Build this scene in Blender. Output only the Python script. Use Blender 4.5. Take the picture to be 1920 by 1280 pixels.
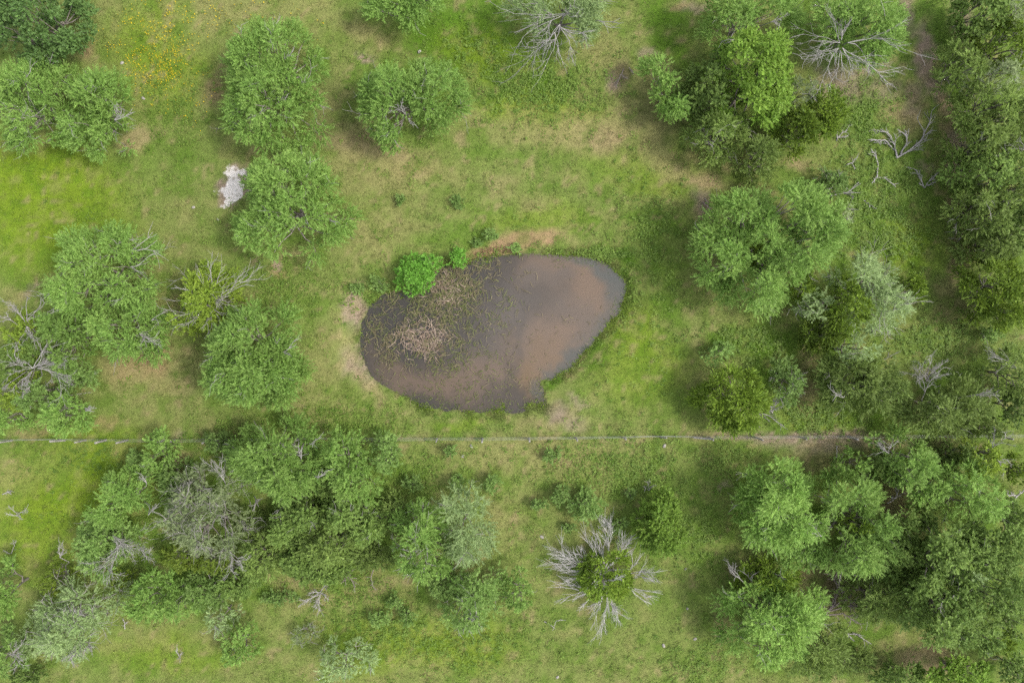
import bpy, math
import numpy as np
from mathutils import Vector

for o in list(bpy.data.objects):
    bpy.data.objects.remove(o)
SC = bpy.context.scene
COL = SC.collection

# ------------------------------------------------------------------ camera, sky, sun, exposure
CAM_H = 45.0          # drone height in metres, looking straight down
PPM = 30.0            # photograph pixels per metre on the ground
cam = bpy.data.cameras.new('camera')
cam.sensor_width = 36.0
cam.lens = 36.0 * CAM_H / (1920 / PPM)
cam.clip_start = 0.5
cam.clip_end = 3000.0
camo = bpy.data.objects.new('camera', cam)
camo.location = (0, 0, CAM_H)
COL.objects.link(camo)
SC.camera = camo

SUN_EL, SUN_AZ = math.radians(54), math.radians(96)
world = bpy.data.worlds.new('World')
SC.world = world
world.use_nodes = True
wn, wl = world.node_tree.nodes, world.node_tree.links
wn.clear()
sky = wn.new('ShaderNodeTexSky')
sky.sky_type = 'NISHITA'
sky.sun_disc = False
sky.sun_elevation = SUN_EL
sky.sun_rotation = SUN_AZ
sky.air_density = 1.0
sky.dust_density = 3.0
hs = wn.new('ShaderNodeHueSaturation')
hs.inputs['Saturation'].default_value = 0.35      # thin bright overcast, not a deep blue sky
bgn = wn.new('ShaderNodeBackground')
bgn.inputs['Strength'].default_value = 0.15
wo = wn.new('ShaderNodeOutputWorld')
wl.new(sky.outputs[0], hs.inputs['Color'])
wl.new(hs.outputs[0], bgn.inputs['Color'])
wl.new(bgn.outputs[0], wo.inputs['Surface'])

sun = bpy.data.lights.new('sun', 'SUN')
sun.energy = 1.2
sun.angle = math.radians(7)
sun.color = (1.0, 0.95, 0.87)
suno = bpy.data.objects.new('sun', sun)
sd_ = Vector((math.sin(SUN_AZ) * math.cos(SUN_EL), math.cos(SUN_AZ) * math.cos(SUN_EL), math.sin(SUN_EL)))
suno.rotation_euler = (-sd_).to_track_quat('-Z', 'Y').to_euler()
suno.location = sd_ * 80
COL.objects.link(suno)

vs = SC.view_settings
vs.view_transform = 'Standard'
vs.look = 'None'
vs.exposure = 1.24
vs.gamma = 1.0
vs.use_curve_mapping = False
SC.render.engine = 'CYCLES'
SC.cycles.use_denoising = False       # keep the fine grain of the grass
SC.cycles.max_bounces = 5
SC.cycles.diffuse_bounces = 3
SC.cycles.glossy_bounces = 2
SC.cycles.transmission_bounces = 3
SC.cycles.transparent_max_bounces = 6


# ------------------------------------------------------------------ helpers
def at(px, py, z=0.0):
    """photograph pixel + height above ground -> place in the scene (metres)"""
    s = (CAM_H - z) / CAM_H / PPM
    return np.array(((px - 960) * s, -(py - 640) * s, z))


def sm(a, b, x):
    t = np.clip((x - a) / (b - a), 0, 1)
    return t * t * (3 - 2 * t)


_lat = np.random.default_rng(77).random((16, 256, 256))


def vnoise(x, y, scale, seed=0):
    L = _lat[seed % 16]
    u, v = np.asarray(x) * scale + seed * 17.3, np.asarray(y) * scale + seed * 9.7
    i, j = np.floor(u).astype(int), np.floor(v).astype(int)
    f, g = u - i, v - j
    f, g = f * f * (3 - 2 * f), g * g * (3 - 2 * g)
    i0, i1, j0, j1 = i & 255, (i + 1) & 255, j & 255, (j + 1) & 255
    return (L[i0, j0] * (1 - f) + L[i1, j0] * f) * (1 - g) + (L[i0, j1] * (1 - f) + L[i1, j1] * f) * g


def fbm(x, y, scale, seed=0, octv=4):
    s, a, t = 0, 1.0, 0
    for k in range(octv):
        s = s + a * vnoise(x, y, scale * 2.03 ** k, seed + k)
        t += a
        a *= 0.55
    return s / t


def lin(r, g, b):
    f = lambda c: ((c / 255 + 0.055) / 1.055) ** 2.4 if c > 10 else c / 255 / 12.92
    return np.array((f(r), f(g), f(b)))


def mesh_obj(name, verts, faces, mat, parent=None, cols=None, smooth=False):
    """one mesh object from arrays; faces is (n,3) or (n,4), or a list of such arrays"""
    if not isinstance(faces, list):
        faces = [faces]
    me = bpy.data.meshes.new(name)
    verts = np.asarray(verts, dtype=np.float32)
    me.vertices.add(len(verts))
    me.vertices.foreach_set('co', verts.ravel())
    li = np.concatenate([f.ravel() for f in faces]).astype(np.int32)
    tot = np.concatenate([np.full(len(f), f.shape[1]) for f in faces]).astype(np.int32)
    st = np.concatenate(([0], np.cumsum(tot)[:-1])).astype(np.int32)
    me.loops.add(len(li))
    me.loops.foreach_set('vertex_index', li)
    me.polygons.add(len(tot))
    me.polygons.foreach_set('loop_start', st)
    me.polygons.foreach_set('loop_total', tot)
    if smooth:
        me.polygons.foreach_set('use_smooth', np.ones(len(tot), dtype=bool))
    if cols is not None:
        at_ = me.color_attributes.new('tint', 'FLOAT_COLOR', 'POINT')
        c4 = np.ones((len(verts), 4), dtype=np.float32)
        c4[:, :3] = cols
        at_.data.foreach_set('color', c4.ravel())
    me.update(calc_edges=True)
    me.materials.append(mat)
    ob = bpy.data.objects.new(name, me)
    COL.objects.link(ob)
    if parent is not None:
        ob.parent = parent
    return ob


def tag(o, label, cat, group=None, kind=None):
    if label:
        o['label'] = label
    if cat:
        o['category'] = cat
    if group:
        o['group'] = group
    if kind:
        o['kind'] = kind
    return o


def empty(name, loc):
    o = bpy.data.objects.new(name, None)
    o.location = [float(c) for c in loc]
    o.empty_display_size = 0.2
    COL.objects.link(o)
    return o


def tubes(lines, sides=5):
    """lines: list of (points (n,3), radii (n,)) -> verts, quads of tapered tubes"""
    V, F, base = [], [], 0
    ang = np.arange(sides) * 2 * math.pi / sides
    ca, sa = np.cos(ang), np.sin(ang)
    for P, R in lines:
        P = np.asarray(P, float)
        R = np.asarray(R, float)
        n = len(P)
        T = np.gradient(P, axis=0)
        T /= np.linalg.norm(T, axis=1, keepdims=True) + 1e-9
        ref = np.array((0.31, 0.17, 0.93)) if abs(T[0, 2]) < 0.8 else np.array((0.93, 0.3, 0.17))
        A = np.cross(T, ref)
        A /= np.linalg.norm(A, axis=1, keepdims=True) + 1e-9
        B = np.cross(T, A)
        ring = P[:, None, :] + R[:, None, None] * (A[:, None, :] * ca[None, :, None] + B[:, None, :] * sa[None, :, None])
        V.append(ring.reshape(-1, 3))
        i = np.arange(n - 1)[:, None] * sides
        k = np.arange(sides)[None, :]
        k2 = (k + 1) % sides
        F.append(np.stack((i + k, i + k2, i + sides + k2, i + sides + k), -1).reshape(-1, 4) + base)
        base += n * sides
    return np.concatenate(V), np.concatenate(F)


# ------------------------------------------------------------------ materials
def new_mat(name):
    m = bpy.data.materials.new(name)
    m.use_nodes = True
    nt = m.node_tree
    nt.nodes.clear()
    out = nt.nodes.new('ShaderNodeOutputMaterial')
    return m, nt, out


def leaf_mat(name, trans=0.3, rough=0.55):
    m, nt, out = new_mat(name)
    N, L = nt.nodes, nt.links
    a = N.new('ShaderNodeAttribute')
    a.attribute_name = 'tint'
    p = N.new('ShaderNodeBsdfPrincipled')
    p.inputs['Roughness'].default_value = rough
    p.inputs['Specular IOR Level'].default_value = 0.25
    t = N.new('ShaderNodeBsdfTranslucent')
    g = N.new('ShaderNodeHueSaturation')
    g.inputs['Hue'].default_value = 0.485
    g.inputs['Value'].default_value = 1.15
    mx = N.new('ShaderNodeMixShader')
    mx.inputs[0].default_value = trans
    L.new(a.outputs['Color'], p.inputs['Base Color'])
    L.new(a.outputs['Color'], g.inputs['Color'])
    L.new(g.outputs[0], t.inputs['Color'])
    L.new(p.outputs[0], mx.inputs[1])
    L.new(t.outputs[0], mx.inputs[2])
    L.new(mx.outputs[0], out.inputs['Surface'])
    return m


def wood_mat(name, c0, c1, scale=6.0):
    m, nt, out = new_mat(name)
    N, L = nt.nodes, nt.links
    tc = N.new('ShaderNodeTexCoord')
    n = N.new('ShaderNodeTexNoise')
    n.inputs['Scale'].default_value = scale
    n.inputs['Detail'].default_value = 5
    r = N.new('ShaderNodeValToRGB')
    r.color_ramp.elements[0].position = 0.3
    r.color_ramp.elements[1].position = 0.7
    r.color_ramp.elements[0].color = (*c0, 1)
    r.color_ramp.elements[1].color = (*c1, 1)
    p = N.new('ShaderNodeBsdfPrincipled')
    p.inputs['Roughness'].default_value = 0.85
    b = N.new('ShaderNodeBump')
    b.inputs['Strength'].default_value = 0.4
    b.inputs['Distance'].default_value = 0.02
    L.new(tc.outputs['Object'], n.inputs['Vector'])
    L.new(n.outputs['Fac'], r.inputs['Fac'])
    L.new(r.outputs['Color'], p.inputs['Base Color'])
    L.new(n.outputs['Fac'], b.inputs['Height'])
    L.new(b.outputs[0], p.inputs['Normal'])
    L.new(p.outputs[0], out.inputs['Surface'])
    return m


M_LEAF = leaf_mat('leaf', 0.40)
M_DENSE = leaf_mat('evergreen_leaf', 0.26, 0.5)
M_GRASS = leaf_mat('grass_blade', 0.3, 0.7)
M_REED = leaf_mat('reed_straw', 0.15, 0.7)
M_BARK = wood_mat('bark', (0.10, 0.085, 0.07), (0.24, 0.21, 0.18))
M_TWIG = wood_mat('grey_twig', (0.18, 0.165, 0.15), (0.33, 0.31, 0.29), 9)
M_DEAD = wood_mat('dead_wood', (0.20, 0.185, 0.175), (0.38, 0.36, 0.345), 9)
M_BROWN = wood_mat('dead_brown_wood', (0.15, 0.12, 0.105), (0.28, 0.235, 0.215), 9)
M_SILVER = wood_mat('silver_dead_wood', (0.28, 0.265, 0.255), (0.50, 0.48, 0.465), 9)
M_STONE = wood_mat("limestone", (0.20, 0.185, 0.16), (0.36, 0.335, 0.30), 9)
M_WIRE, _nt, _out = new_mat('galvanised_wire')
_p = _nt.nodes.new('ShaderNodeBsdfPrincipled')
_p.inputs['Base Color'].default_value = (0.36, 0.36, 0.35, 1)
_p.inputs['Metallic'].default_value = 0.5
_p.inputs['Roughness'].default_value = 0.55
_nt.links.new(_p.outputs[0], _out.inputs['Surface'])

# ------------------------------------------------------------------ the pond outline
_pond_px = [(680, 608), (690, 578), (717, 553), (741, 546), (768, 545), (795, 528), (828, 501), (875, 489), (925, 481), (962, 476),
            (1009, 477), (1060, 479), (1110, 484), (1144, 497), (1166, 518), (1174, 544), (1167, 575), (1144, 602), (1120, 632),
            (1093, 665), (1077, 685), (1043, 706), (1008, 712), (1013, 729), (1029, 764), (1014, 762), (992, 756), (981, 771), (942, 774),
            (875, 770), (828, 770), (791, 764), (768, 747), (737, 732), (704, 712), (684, 679), (675, 645)]
_poly = np.array([at(x, y, -0.3)[:2] for x, y in _pond_px])
for _ in range(2):
    nx = np.roll(_poly, -1, axis=0)
    _poly = np.stack((_poly * 0.75 + nx * 0.25, _poly * 0.25 + nx * 0.75), 1).reshape(-1, 2)
WATER_Z = -0.32


def pond_sd(x, y):
    """signed distance in metres to the waterline: negative on the water"""
    x, y = np.asarray(x, float), np.asarray(y, float)
    shp = x.shape
    x, y = x.ravel(), y.ravel()
    out = np.full(len(x), 9.0)
    near = (np.abs(x + 1.2) < 13) & (np.abs(y - 0.4) < 10)
    X, Y = x[near], y[near]
    d = np.full(len(X), 1e9)
    ins = np.zeros(len(X), bool)
    for (ax, ay), (bx, by) in zip(_poly, np.roll(_poly, -1, axis=0)):
        ex, ey = bx - ax, by - ay
        t = np.clip(((X - ax) * ex + (Y - ay) * ey) / (ex * ex + ey * ey + 1e-12), 0, 1)
        d = np.minimum(d, (X - ax - t * ex) ** 2 + (Y - ay - t * ey) ** 2)
        c = ((ay > Y) != (by > Y)) & (X < (bx - ax) * (Y - ay) / (by - ay + 1e-12) + ax)
        ins ^= c
    d = np.sqrt(d)
    out[near] = np.where(ins, -d, d)
    out[near] += (vnoise(X, Y, 1.7, 3) - 0.5) * 0.25 + (vnoise(X, Y, 5.1, 4) - 0.5) * 0.14
    return out.reshape(shp)


def ground_z(x, y, sd=None):
    x, y = np.asarray(x, float), np.asarray(y, float)
    if sd is None:
        sd = pond_sd(x, y)
    z = (fbm(x, y, 0.12, 1) - 0.5) * 0.30 + (fbm(x, y, 0.9, 2, 3) - 0.5) * 0.10
    bank = sm(0.0, 1.8, sd)
    z = z * bank + (1 - bank) * WATER_Z
    return np.where(sd < 0, WATER_Z - 0.75 * sm(0, 2.2, -sd) - 0.05 * np.minimum(-sd, 1), z)


# ------------------------------------------------------------------ colours of the meadow
K = 0.545              # sunlit sRGB of the photo -> base colour
LUSH = lin(138, 166, 44) * K
OLIVE = lin(140, 156, 82) * K
MIDG = lin(124, 153, 66) * K
DEEP = lin(98, 138, 36) * K
DRY = lin(172, 166, 108) * K
TAN = lin(186, 166, 124) * K
PINK = lin(184, 162, 142) * K
RUST = lin(194, 162, 124) * K
PALE = lin(214, 206, 198) * K * 1.1
BROWN = lin(144, 132, 96) * K
# (px, py, rx, ry, turn in degrees, colour, strength, bare 0..1)
PATCH = [
    # broad zones
    (90, 380, 200, 150, 0, LUSH, .9, 0), (60, 310, 120, 60, 0, LUSH, .8, 0), (150, 900, 170, 110, -20, LUSH, .9, 0), (60, 1010, 90, 90, 0, LUSH, .7, 0),
    (300, 100, 110, 110, 20, LUSH, .75, 0), (420, 60, 110, 60, 0, OLIVE, .8, 0), (430, 20, 100, 30, 0, DRY, .5, 0), (300, 290, 140, 60, 0, MIDG, .6, 0),
    (330, 380, 80, 80, 0, OLIVE, .6, 0), (420, 520, 60, 60, 0, MIDG, .6, 0),
    (620, 60, 90, 60, 0, OLIVE, .8, 0), (690, 70, 80, 45, 10, DRY, .8, 0), (560, 20, 80, 30, 0, DRY, .5, 0),
    (850, 70, 130, 90, 0, DEEP, .75, 0), (930, 110, 130, 60, 20, LUSH, .7, 0), (1010, 160, 90, 40, 0, DEEP, .8, 0), (1020, 205, 120, 32, 0, LUSH, .95, 0),
    (1160, 90, 60, 70, 0, OLIVE, .8, 0), (1120, 100, 60, 40, 0, DRY, .6, 0), (1250, 60, 60, 110, 0, DEEP, .8, 0), (1220, 200, 60, 80, 0, BROWN, .45, 0),
    (1110, 250, 150, 55, 12, DRY, .85, 0), (1140, 270, 60, 30, 15, TAN, .7, .2), (950, 240, 130, 35, 0, DRY, .45, 0),
    (1200, 330, 130, 40, 10, LUSH, .6, 0), (1080, 330, 150, 50, 0, MIDG, .5, 0), (1280, 310, 70, 30, 20, DRY, .9, 0), (1330, 345, 45, 14, 0, TAN, .9, .3),
    (1000, 400, 120, 40, 0, LUSH, .5, 0), (1220, 420, 90, 50, 0, DEEP, .55, 0),
    (740, 310, 150, 50, 5, DRY, .75, 0), (700, 280, 90, 25, 10, TAN, .7, .1), (650, 250, 60, 40, 0, BROWN, .6, .1), (620, 200, 50, 60, 0, BROWN, .5, 0),
    (850, 280, 80, 30, 0, OLIVE, .6, 0), (780, 330, 50, 18, 10, RUST, .35, 0), (730, 350, 70, 25, 0, DRY, .5, 0),
    (900, 360, 150, 45, 0, OLIVE, .8, 0), (930, 350, 40, 20, 0, TAN, .45, .1), (1010, 375, 30, 16, 0, TAN, .4, .1), (720, 420, 90, 55, 0, DRY, .55, 0),
    (680, 470, 60, 40, 0, DRY, .5, 0), (640, 540, 50, 110, 10, OLIVE, .7, 0), (665, 580, 20, 48, 10, PINK, .95, .35), (668, 685, 25, 46, -25, PINK, 1.1, .6), (655, 640, 16, 50, 0, DRY, .6, 0),
    (985, 452, 66, 20, -6, RUST, 1.3, .55), (900, 470, 38, 10, -15, RUST, 1., .4), (1070, 452, 50, 12, 8, DRY, .7, 0), (690, 725, 50, 18, 35, TAN, .6, .2), (660, 730, 40, 40, 0, DRY, .4, 0),
    (1120, 470, 60, 12, 14, DEEP, .9, 0), (1180, 500, 22, 40, -20, DEEP, .9, 0), (1130, 640, 25, 70, 40, DEEP, .8, 0), (1040, 722, 45, 14, -25, DEEP, .9, 0),
    (1205, 560, 26, 60, 0, DRY, .45, 0), (1240, 560, 60, 130, 0, DEEP, .6, 0), (1190, 620, 60, 60, 0, LUSH, .6, 0), (1200, 700, 110, 70, 0, LUSH, .55, 0), (1260, 760, 70, 50, 0, DEEP, .5, 0),
    (1060, 785, 45, 22, 20, PINK, .6, .25), (1090, 752, 16, 12, 0, PINK, .6, .3), (1010, 795, 40, 12, 0, TAN, .4, .1), (760, 780, 80, 25, 10, OLIVE, .6, 0), (870, 795, 60, 14, 0, LUSH, .5, 0),
    (470, 130, 40, 40, 0, BROWN, .3, 0), (410, 150, 25, 50, 15, BROWN, .7, .1), (400, 170, 28, 20, 0, RUST, .35, .1), (262, 255, 38, 22, -20, TAN, .75, .2), (160, 85, 16, 30, 30, RUST, .7, .3),
    (440, 350, 30, 44, 30, PINK, 1.1, 1), (478, 325, 22, 9, 10, PALE, .8, .8), (425, 385, 18, 14, 0, PINK, .9, .7), (470, 350, 14, 26, 0, PINK, .9, .6),
    (50, 540, 28, 10, -20, PINK, .8, .4), (20, 555, 30, 25, 0, DRY, .6, 0), (530, 505, 24, 12, 0, RUST, .6, .2), (525, 498, 10, 6, 0, PINK, .9, .5), (475, 493, 8, 5, 0, PINK, .8, .5),
    (270, 720, 90, 70, 10, DRY, .8, 0), (295, 665, 20, 35, 20, RUST, .7, .15), (250, 690, 60, 16, -10, RUST, .45, .1), (250, 760, 90, 40, 0, OLIVE, .6, 0), (350, 690, 36, 90, 0, BROWN, .4, 0),
    (190, 795, 30, 14, 0, RUST, .5, .1), (70, 810, 60, 8, 0, RUST, .5, 0), (600, 700, 40, 90, 0, DRY, .4, 0), (590, 770, 60, 30, 0, DRY, .4, 0), (410, 800, 60, 25, 0, BROWN, .4, 0),
    # south of the fence
    (950, 850, 180, 35, 0, DRY, .55, 0), (900, 940, 160, 70, 0, OLIVE, .6, 0), (1010, 1000, 90, 70, 0, OLIVE, .75, 0), (950, 960, 60, 40, 0, DRY, .45, 0), (1120, 850, 120, 40, 0, DRY, .4, 0),
    (1180, 860, 80, 40, 0, MIDG, .5, 0), (1300, 870, 80, 40, 0, OLIVE, .6, 0), (1330, 1010, 60, 120, 0, MIDG, .7, 0), (1280, 1080, 70, 40, 0, DRY, .25, 0),
    (1060, 1170, 160, 80, 0, OLIVE, .7, 0), (1200, 1220, 150, 50, 0, OLIVE, .7, 0), (860, 1210, 130, 60, 0, LUSH, .7, 0), (690, 1210, 120, 60, 0, LUSH, .6, 0), (1340, 1240, 80, 40, 0, MIDG, .6, 0),
    (620, 1120, 110, 22, -8, DRY, .7, 0), (560, 1090, 60, 20, 0, TAN, .5, .1), (720, 1095, 50, 18, -20, TAN, .6, .1), (500, 1160, 130, 34, 0, OLIVE, .8, 0), (330, 1225, 150, 45, 0, LUSH, .55, 0), (400, 1200, 70, 25, 0, DRY, .4, 0),
    (560, 1240, 90, 40, 0, OLIVE, .6, 0), (690, 1070, 50, 16, -15, RUST, .35, .1), (100, 870, 60, 40, 0, OLIVE, .5, 0), (30, 900, 60, 40, 0, DRY, .4, 0), (245, 850, 60, 24, 0, DRY, .35, 0),
    # east side with bare trail
    (1600, 150, 70, 34, 25, PINK, .8, .4), (1560, 175, 40, 20, 20, PINK, .7, .3), (1640, 130, 30, 24, 0, PINK, .6, .3), (1700, 205, 44, 44, 20, TAN, .75, .2), (1680, 170, 30, 18, 0, PINK, .5, .2), (1720, 190, 22, 34, 20, PINK, .6, .4),
    (1702, 20, 16, 44, -8, PINK, .85, .6), (1737, 100, 19, 60, -8, PINK, .95, .7), (1762, 175, 17, 40, -20, PINK, .9, .6), (1772, 215, 10, 40, -5, TAN, .7, .6), (1788, 290, 19, 70, 0, PINK, .8, .6), (1796, 30, 16, 70, 0, PINK, .7, .6), (1790, 400, 18, 70, 0, BROWN, .8, .6), (1800, 470, 26, 60, 0, BROWN, .7, .5),
    (1690, 300, 80, 60, 0, MIDG, .6, 0), (1730, 320, 20, 14, 0, PINK, .5, .3), (1650, 420, 110, 90, 0, MIDG, .75, 0), (1700, 460, 70, 60, 0, LUSH, .6, 0), (1620, 200, 40, 60, 0, DEEP, .5, 0), (1640, 90, 60, 50, 0, MIDG, .5, 0), (1560, 300, 60, 30, 0, DRY, .35, .1), (1500, 305, 30, 16, 0, TAN, .6, .2),
    (1165, 145, 24, 34, 25, BROWN, .9, .5), (1155, 160, 16, 16, 0, PINK, .8, .5), (1210, 100, 18, 12, 20, PINK, .7, .4), (1322, 390, 18, 34, -20, PINK, .8, .6), (675, 112, 22, 6, 15, PINK, .9, .6), (1300, 10, 28, 14, 0, PINK, .7, .4), (1275, 8, 12, 8, 0, RUST, .5, .3),
    (1750, 640, 90, 50, 0, MIDG, .7, 0), (1860, 640, 60, 30, 0, OLIVE, .6, 0), (1530, 780, 70, 34, 0, LUSH, .6, 0), (1470, 690, 60, 60, 0, DEEP, .6, 0), (1520, 730, 30, 70, 0, BROWN, .75, .3), (1400, 640, 110, 30, 0, DEEP, .7, 0), (1300, 630, 30, 30, 0, TAN, .4, .1), (1790, 580, 40, 50, 0, BROWN, .6, .4), (1770, 540, 30, 30, 0, BROWN, .5, .3),
    (1480, 816, 190, 7, -1, PINK, .9, .5), (1560, 824, 130, 14, 0, PINK, .6, .35), (1330, 820, 70, 6, -2, TAN, .6, .3), (1200, 822, 130, 5, 0, TAN, .5, .2), (950, 824, 180, 4, 0, DRY, .5, .1), (740, 826, 60, 5, 0, PINK, .5, .2),
    (1520, 860, 90, 28, 0, BROWN, .6, .1), (1690, 920, 40, 40, 0, BROWN, .7, .4), (1680, 960, 40, 25, 30, BROWN, .9, .6), (1770, 850, 40, 30, 0, BROWN, .7, .4), (1720, 900, 60, 20, 0, TAN, .4, .2), (1790, 890, 30, 20, 0, RUST, .4, .2),
    (1400, 1060, 60, 30, 0, BROWN, .45, .1), (1540, 1080, 40, 40, 0, BROWN, .8, .5), (1560, 1110, 30, 30, 0, BROWN, .7, .4), (1690, 1190, 60, 20, -10, DRY, .8, .2), (1740, 1230, 60, 34, 10, TAN, .9, .4), (1820, 1240, 60, 30, 20, OLIVE, .5, .1), (1650, 1230, 60, 40, 0, BROWN, .5, .2), (1600, 1200, 50, 50, 0, DEEP, .4, .1), (1360, 1160, 20, 70, 0, BROWN, .4, .1),
    (1590, 830, 200, 16, 0, PINK, .4, .2),
    (1365, 923, 14, 7, 0, PINK, .6, .4), (340, 850, 30, 14, 0, TAN, .5, .2), (330, 820, 20, 8, 0, PINK, .5, .3), (1050, 785, 15, 10, 0, PINK, .6, .3),
]


def meadow(x, y, sd=None):
    """base colour of the turf / soil and how bare it is, at places x, y"""
    x, y = np.asarray(x, float), np.asarray(y, float)
    if sd is None:
        sd = pond_sd(x, y)
    px, py = x * PPM + 960, 640 - y * PPM
    wx = (fbm(x, y, 0.45, 5, 4) - 0.5) * 46 + (fbm(x, y, 2.2, 8, 3) - 0.5) * 16
    wy = (fbm(x, y, 0.45, 9, 4) - 0.5) * 46 + (fbm(x, y, 2.2, 12, 3) - 0.5) * 16
    n1 = sm(0.32, 0.68, fbm(x, y, 0.10, 3))[..., None]
    n2 = sm(0.42, 0.70, fbm(x, y, 0.28, 7))[..., None]
    col = MIDG * (1 - n1) + OLIVE * n1
    col = col * (1 - 0.2 * n2) + DRY * 0.2 * n2
    bare = np.zeros_like(x)
    for (cx, cy, rx, ry, an, c, s, b) in PATCH:
        ca, sa = math.cos(math.radians(an)), math.sin(math.radians(an))
        dx, dy = px + wx - cx, py + wy - cy
        u, v = (dx * ca + dy * sa) / rx, (-dx * sa + dy * ca) / ry
        w = np.clip(sm(1.3, 0.35 + 0.4 * b, np.sqrt(u * u + v * v)) * s, 0, 1)
        col = col * (1 - w[..., None]) + c * w[..., None]
        bare = bare * (1 - w) + b * w
    # uneven sward: straw and green mixed at the scale of tufts and patches
    t1 = fbm(x, y, 1.3, 11, 4)
    t2 = fbm(x, y, 4.5, 14, 3)
    straw = sm(0.54, 0.74, t1)[..., None] * 0.40
    col = col * (1 - straw) + DRY * straw
    dk = sm(0.50, 0.28, t1)[..., None] * 0.50
    col = col * (1 - dk) + DEEP * dk
    spot = (sm(0.68, 0.78, fbm(x, y, 1.9, 2, 3)) * 0.5)
    col = col * (1 - spot[..., None]) + TAN * spot[..., None]
    bare = np.maximum(bare, spot * 0.6)
    col = col * (0.82 + 0.36 * t2)[..., None]
    # wet mud at the waterline and the pond bed
    mud = sm(0.10, -0.12, sd)[..., None]
    MUD = np.array((0.085, 0.068, 0.048))
    col = col * (1 - mud) + MUD * mud
    bare = np.maximum(bare, mud[..., 0])
    return col, bare


# ------------------------------------------------------------------ ground
def axis(lo, hi, step, far):
    a = np.arange(lo, hi + step / 2, step)
    o, s, v = [], step, 0.0
    while v < far:
        s *= 1.6
        v += s
        o.append(v)
    o = np.array(o)
    return np.concatenate((lo - o[::-1], a, hi + o))


gx, gy = axis(-37.5, 37.5, 0.25, 900), axis(-26.5, 26.5, 0.25, 900)
GX, GY = np.meshgrid(gx, gy, indexing='ij')
SD = pond_sd(GX, GY)
GZ = ground_z(GX, GY, SD)
GC, GB = meadow(GX, GY, SD)
nx_, ny_ = GX.shape
idx = np.arange(nx_ * ny_).reshape(nx_, ny_)
quads = np.stack((idx[:-1, :-1], idx[1:, :-1], idx[1:, 1:], idx[:-1, 1:]), -1).reshape(-1, 4)

M_GROUND, nt, out = new_mat('meadow_ground')
N, L = nt.nodes, nt.links
a = N.new('ShaderNodeAttribute')
a.attribute_name = 'tint'
geo = N.new('ShaderNodeNewGeometry')
n1 = N.new('ShaderNodeTexNoise')
n1.inputs['Scale'].default_value = 9.0
n1.inputs['Detail'].default_value = 6
n1.inputs['Roughness'].default_value = 0.75
n2 = N.new('ShaderNodeTexNoise')
n2.inputs['Scale'].default_value = 38.0
n2.inputs['Detail'].default_value = 3
r1 = N.new('ShaderNodeMapRange')
r1.inputs['From Min'].default_value = 0.3
r1.inputs['From Max'].default_value = 0.7
r1.inputs['To Min'].default_value = 0.50
r1.inputs['To Max'].default_value = 1.30
mul = N.new('ShaderNodeMix')
mul.data_type = 'RGBA'
mul.blend_type = 'MULTIPLY'
mul.inputs[0].default_value = 1.0
p = N.new('ShaderNodeBsdfPrincipled')
p.inputs['Roughness'].default_value = 0.95
p.inputs['Specular IOR Level'].default_value = 0.1
b = N.new('ShaderNodeBump')
b.inputs['Strength'].default_value = 0.7
b.inputs['Distance'].default_value = 0.09
for q in (n1, n2):
    L.new(geo.outputs['Position'], q.inputs['Vector'])
ad = N.new('ShaderNodeMath')
ad.operation = 'ADD'
L.new(n1.outputs['Fac'], ad.inputs[0])
L.new(n2.outputs['Fac'], ad.inputs[1])
hf = N.new('ShaderNodeMath')
hf.operation = 'MULTIPLY'
hf.inputs[1].default_value = 0.5
L.new(ad.outputs[0], hf.inputs[0])
L.new(hf.outputs[0], r1.inputs['Value'])
L.new(a.outputs['Color'], mul.inputs['A'])
L.new(r1.outputs[0], mul.inputs['B'])
# the bare pale soil by the spreading mesquite: crisp ragged edge
soil = at(438, 352)
mp = N.new('ShaderNodeMapping')
mp.vector_type = 'TEXTURE'
mp.inputs['Location'].default_value = (soil[0], soil[1], 0)
mp.inputs['Rotation'].default_value = (0, 0, math.radians(-25))
mp.inputs['Scale'].default_value = (1.0, 1.35, 50)
L.new(geo.outputs['Position'], mp.inputs['Vector'])
ln_ = N.new('ShaderNodeVectorMath')
ln_.operation = 'LENGTH'
L.new(mp.outputs[0], ln_.inputs[0])
n3 = N.new('ShaderNodeTexNoise')
n3.inputs['Scale'].default_value = 1.15
n3.inputs['Detail'].default_value = 5
n3.inputs['Roughness'].default_value = 0.5
L.new(geo.outputs['Position'], n3.inputs['Vector'])
sb_ = N.new('ShaderNodeMath')
sb_.operation = 'MULTIPLY_ADD'
sb_.inputs[1].default_value = 2.0
L.new(n3.outputs['Fac'], sb_.inputs[0])
L.new(ln_.outputs['Value'], sb_.inputs[2])
r3 = N.new('ShaderNodeMapRange')
r3.inputs['From Min'].default_value = 1.86
r3.inputs['From Max'].default_value = 1.70
L.new(sb_.outputs[0], r3.inputs['Value'])
pm = N.new('ShaderNodeMix')
pm.data_type = 'RGBA'
L.new(r3.outputs[0], pm.inputs[0])
L.new(mul.outputs['Result'], pm.inputs['A'])
pm.inputs['B'].default_value = (0.60, 0.56, 0.52, 1)
L.new(pm.outputs['Result'], p.inputs['Base Color'])
L.new(hf.outputs[0], b.inputs['Height'])
L.new(b.outputs[0], p.inputs['Normal'])
L.new(p.outputs[0], out.inputs['Surface'])
ground = mesh_obj('ground', np.stack((GX, GY, GZ), -1).reshape(-1, 3), quads, M_GROUND, cols=GC.reshape(-1, 3), smooth=True)
ground['kind'] = 'structure'
ground['label'] = 'green and straw coloured pasture around the pond'

_ix0, _iy0 = int(np.searchsorted(gx, -37.5001)), int(np.searchsorted(gy, -26.5001))


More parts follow.
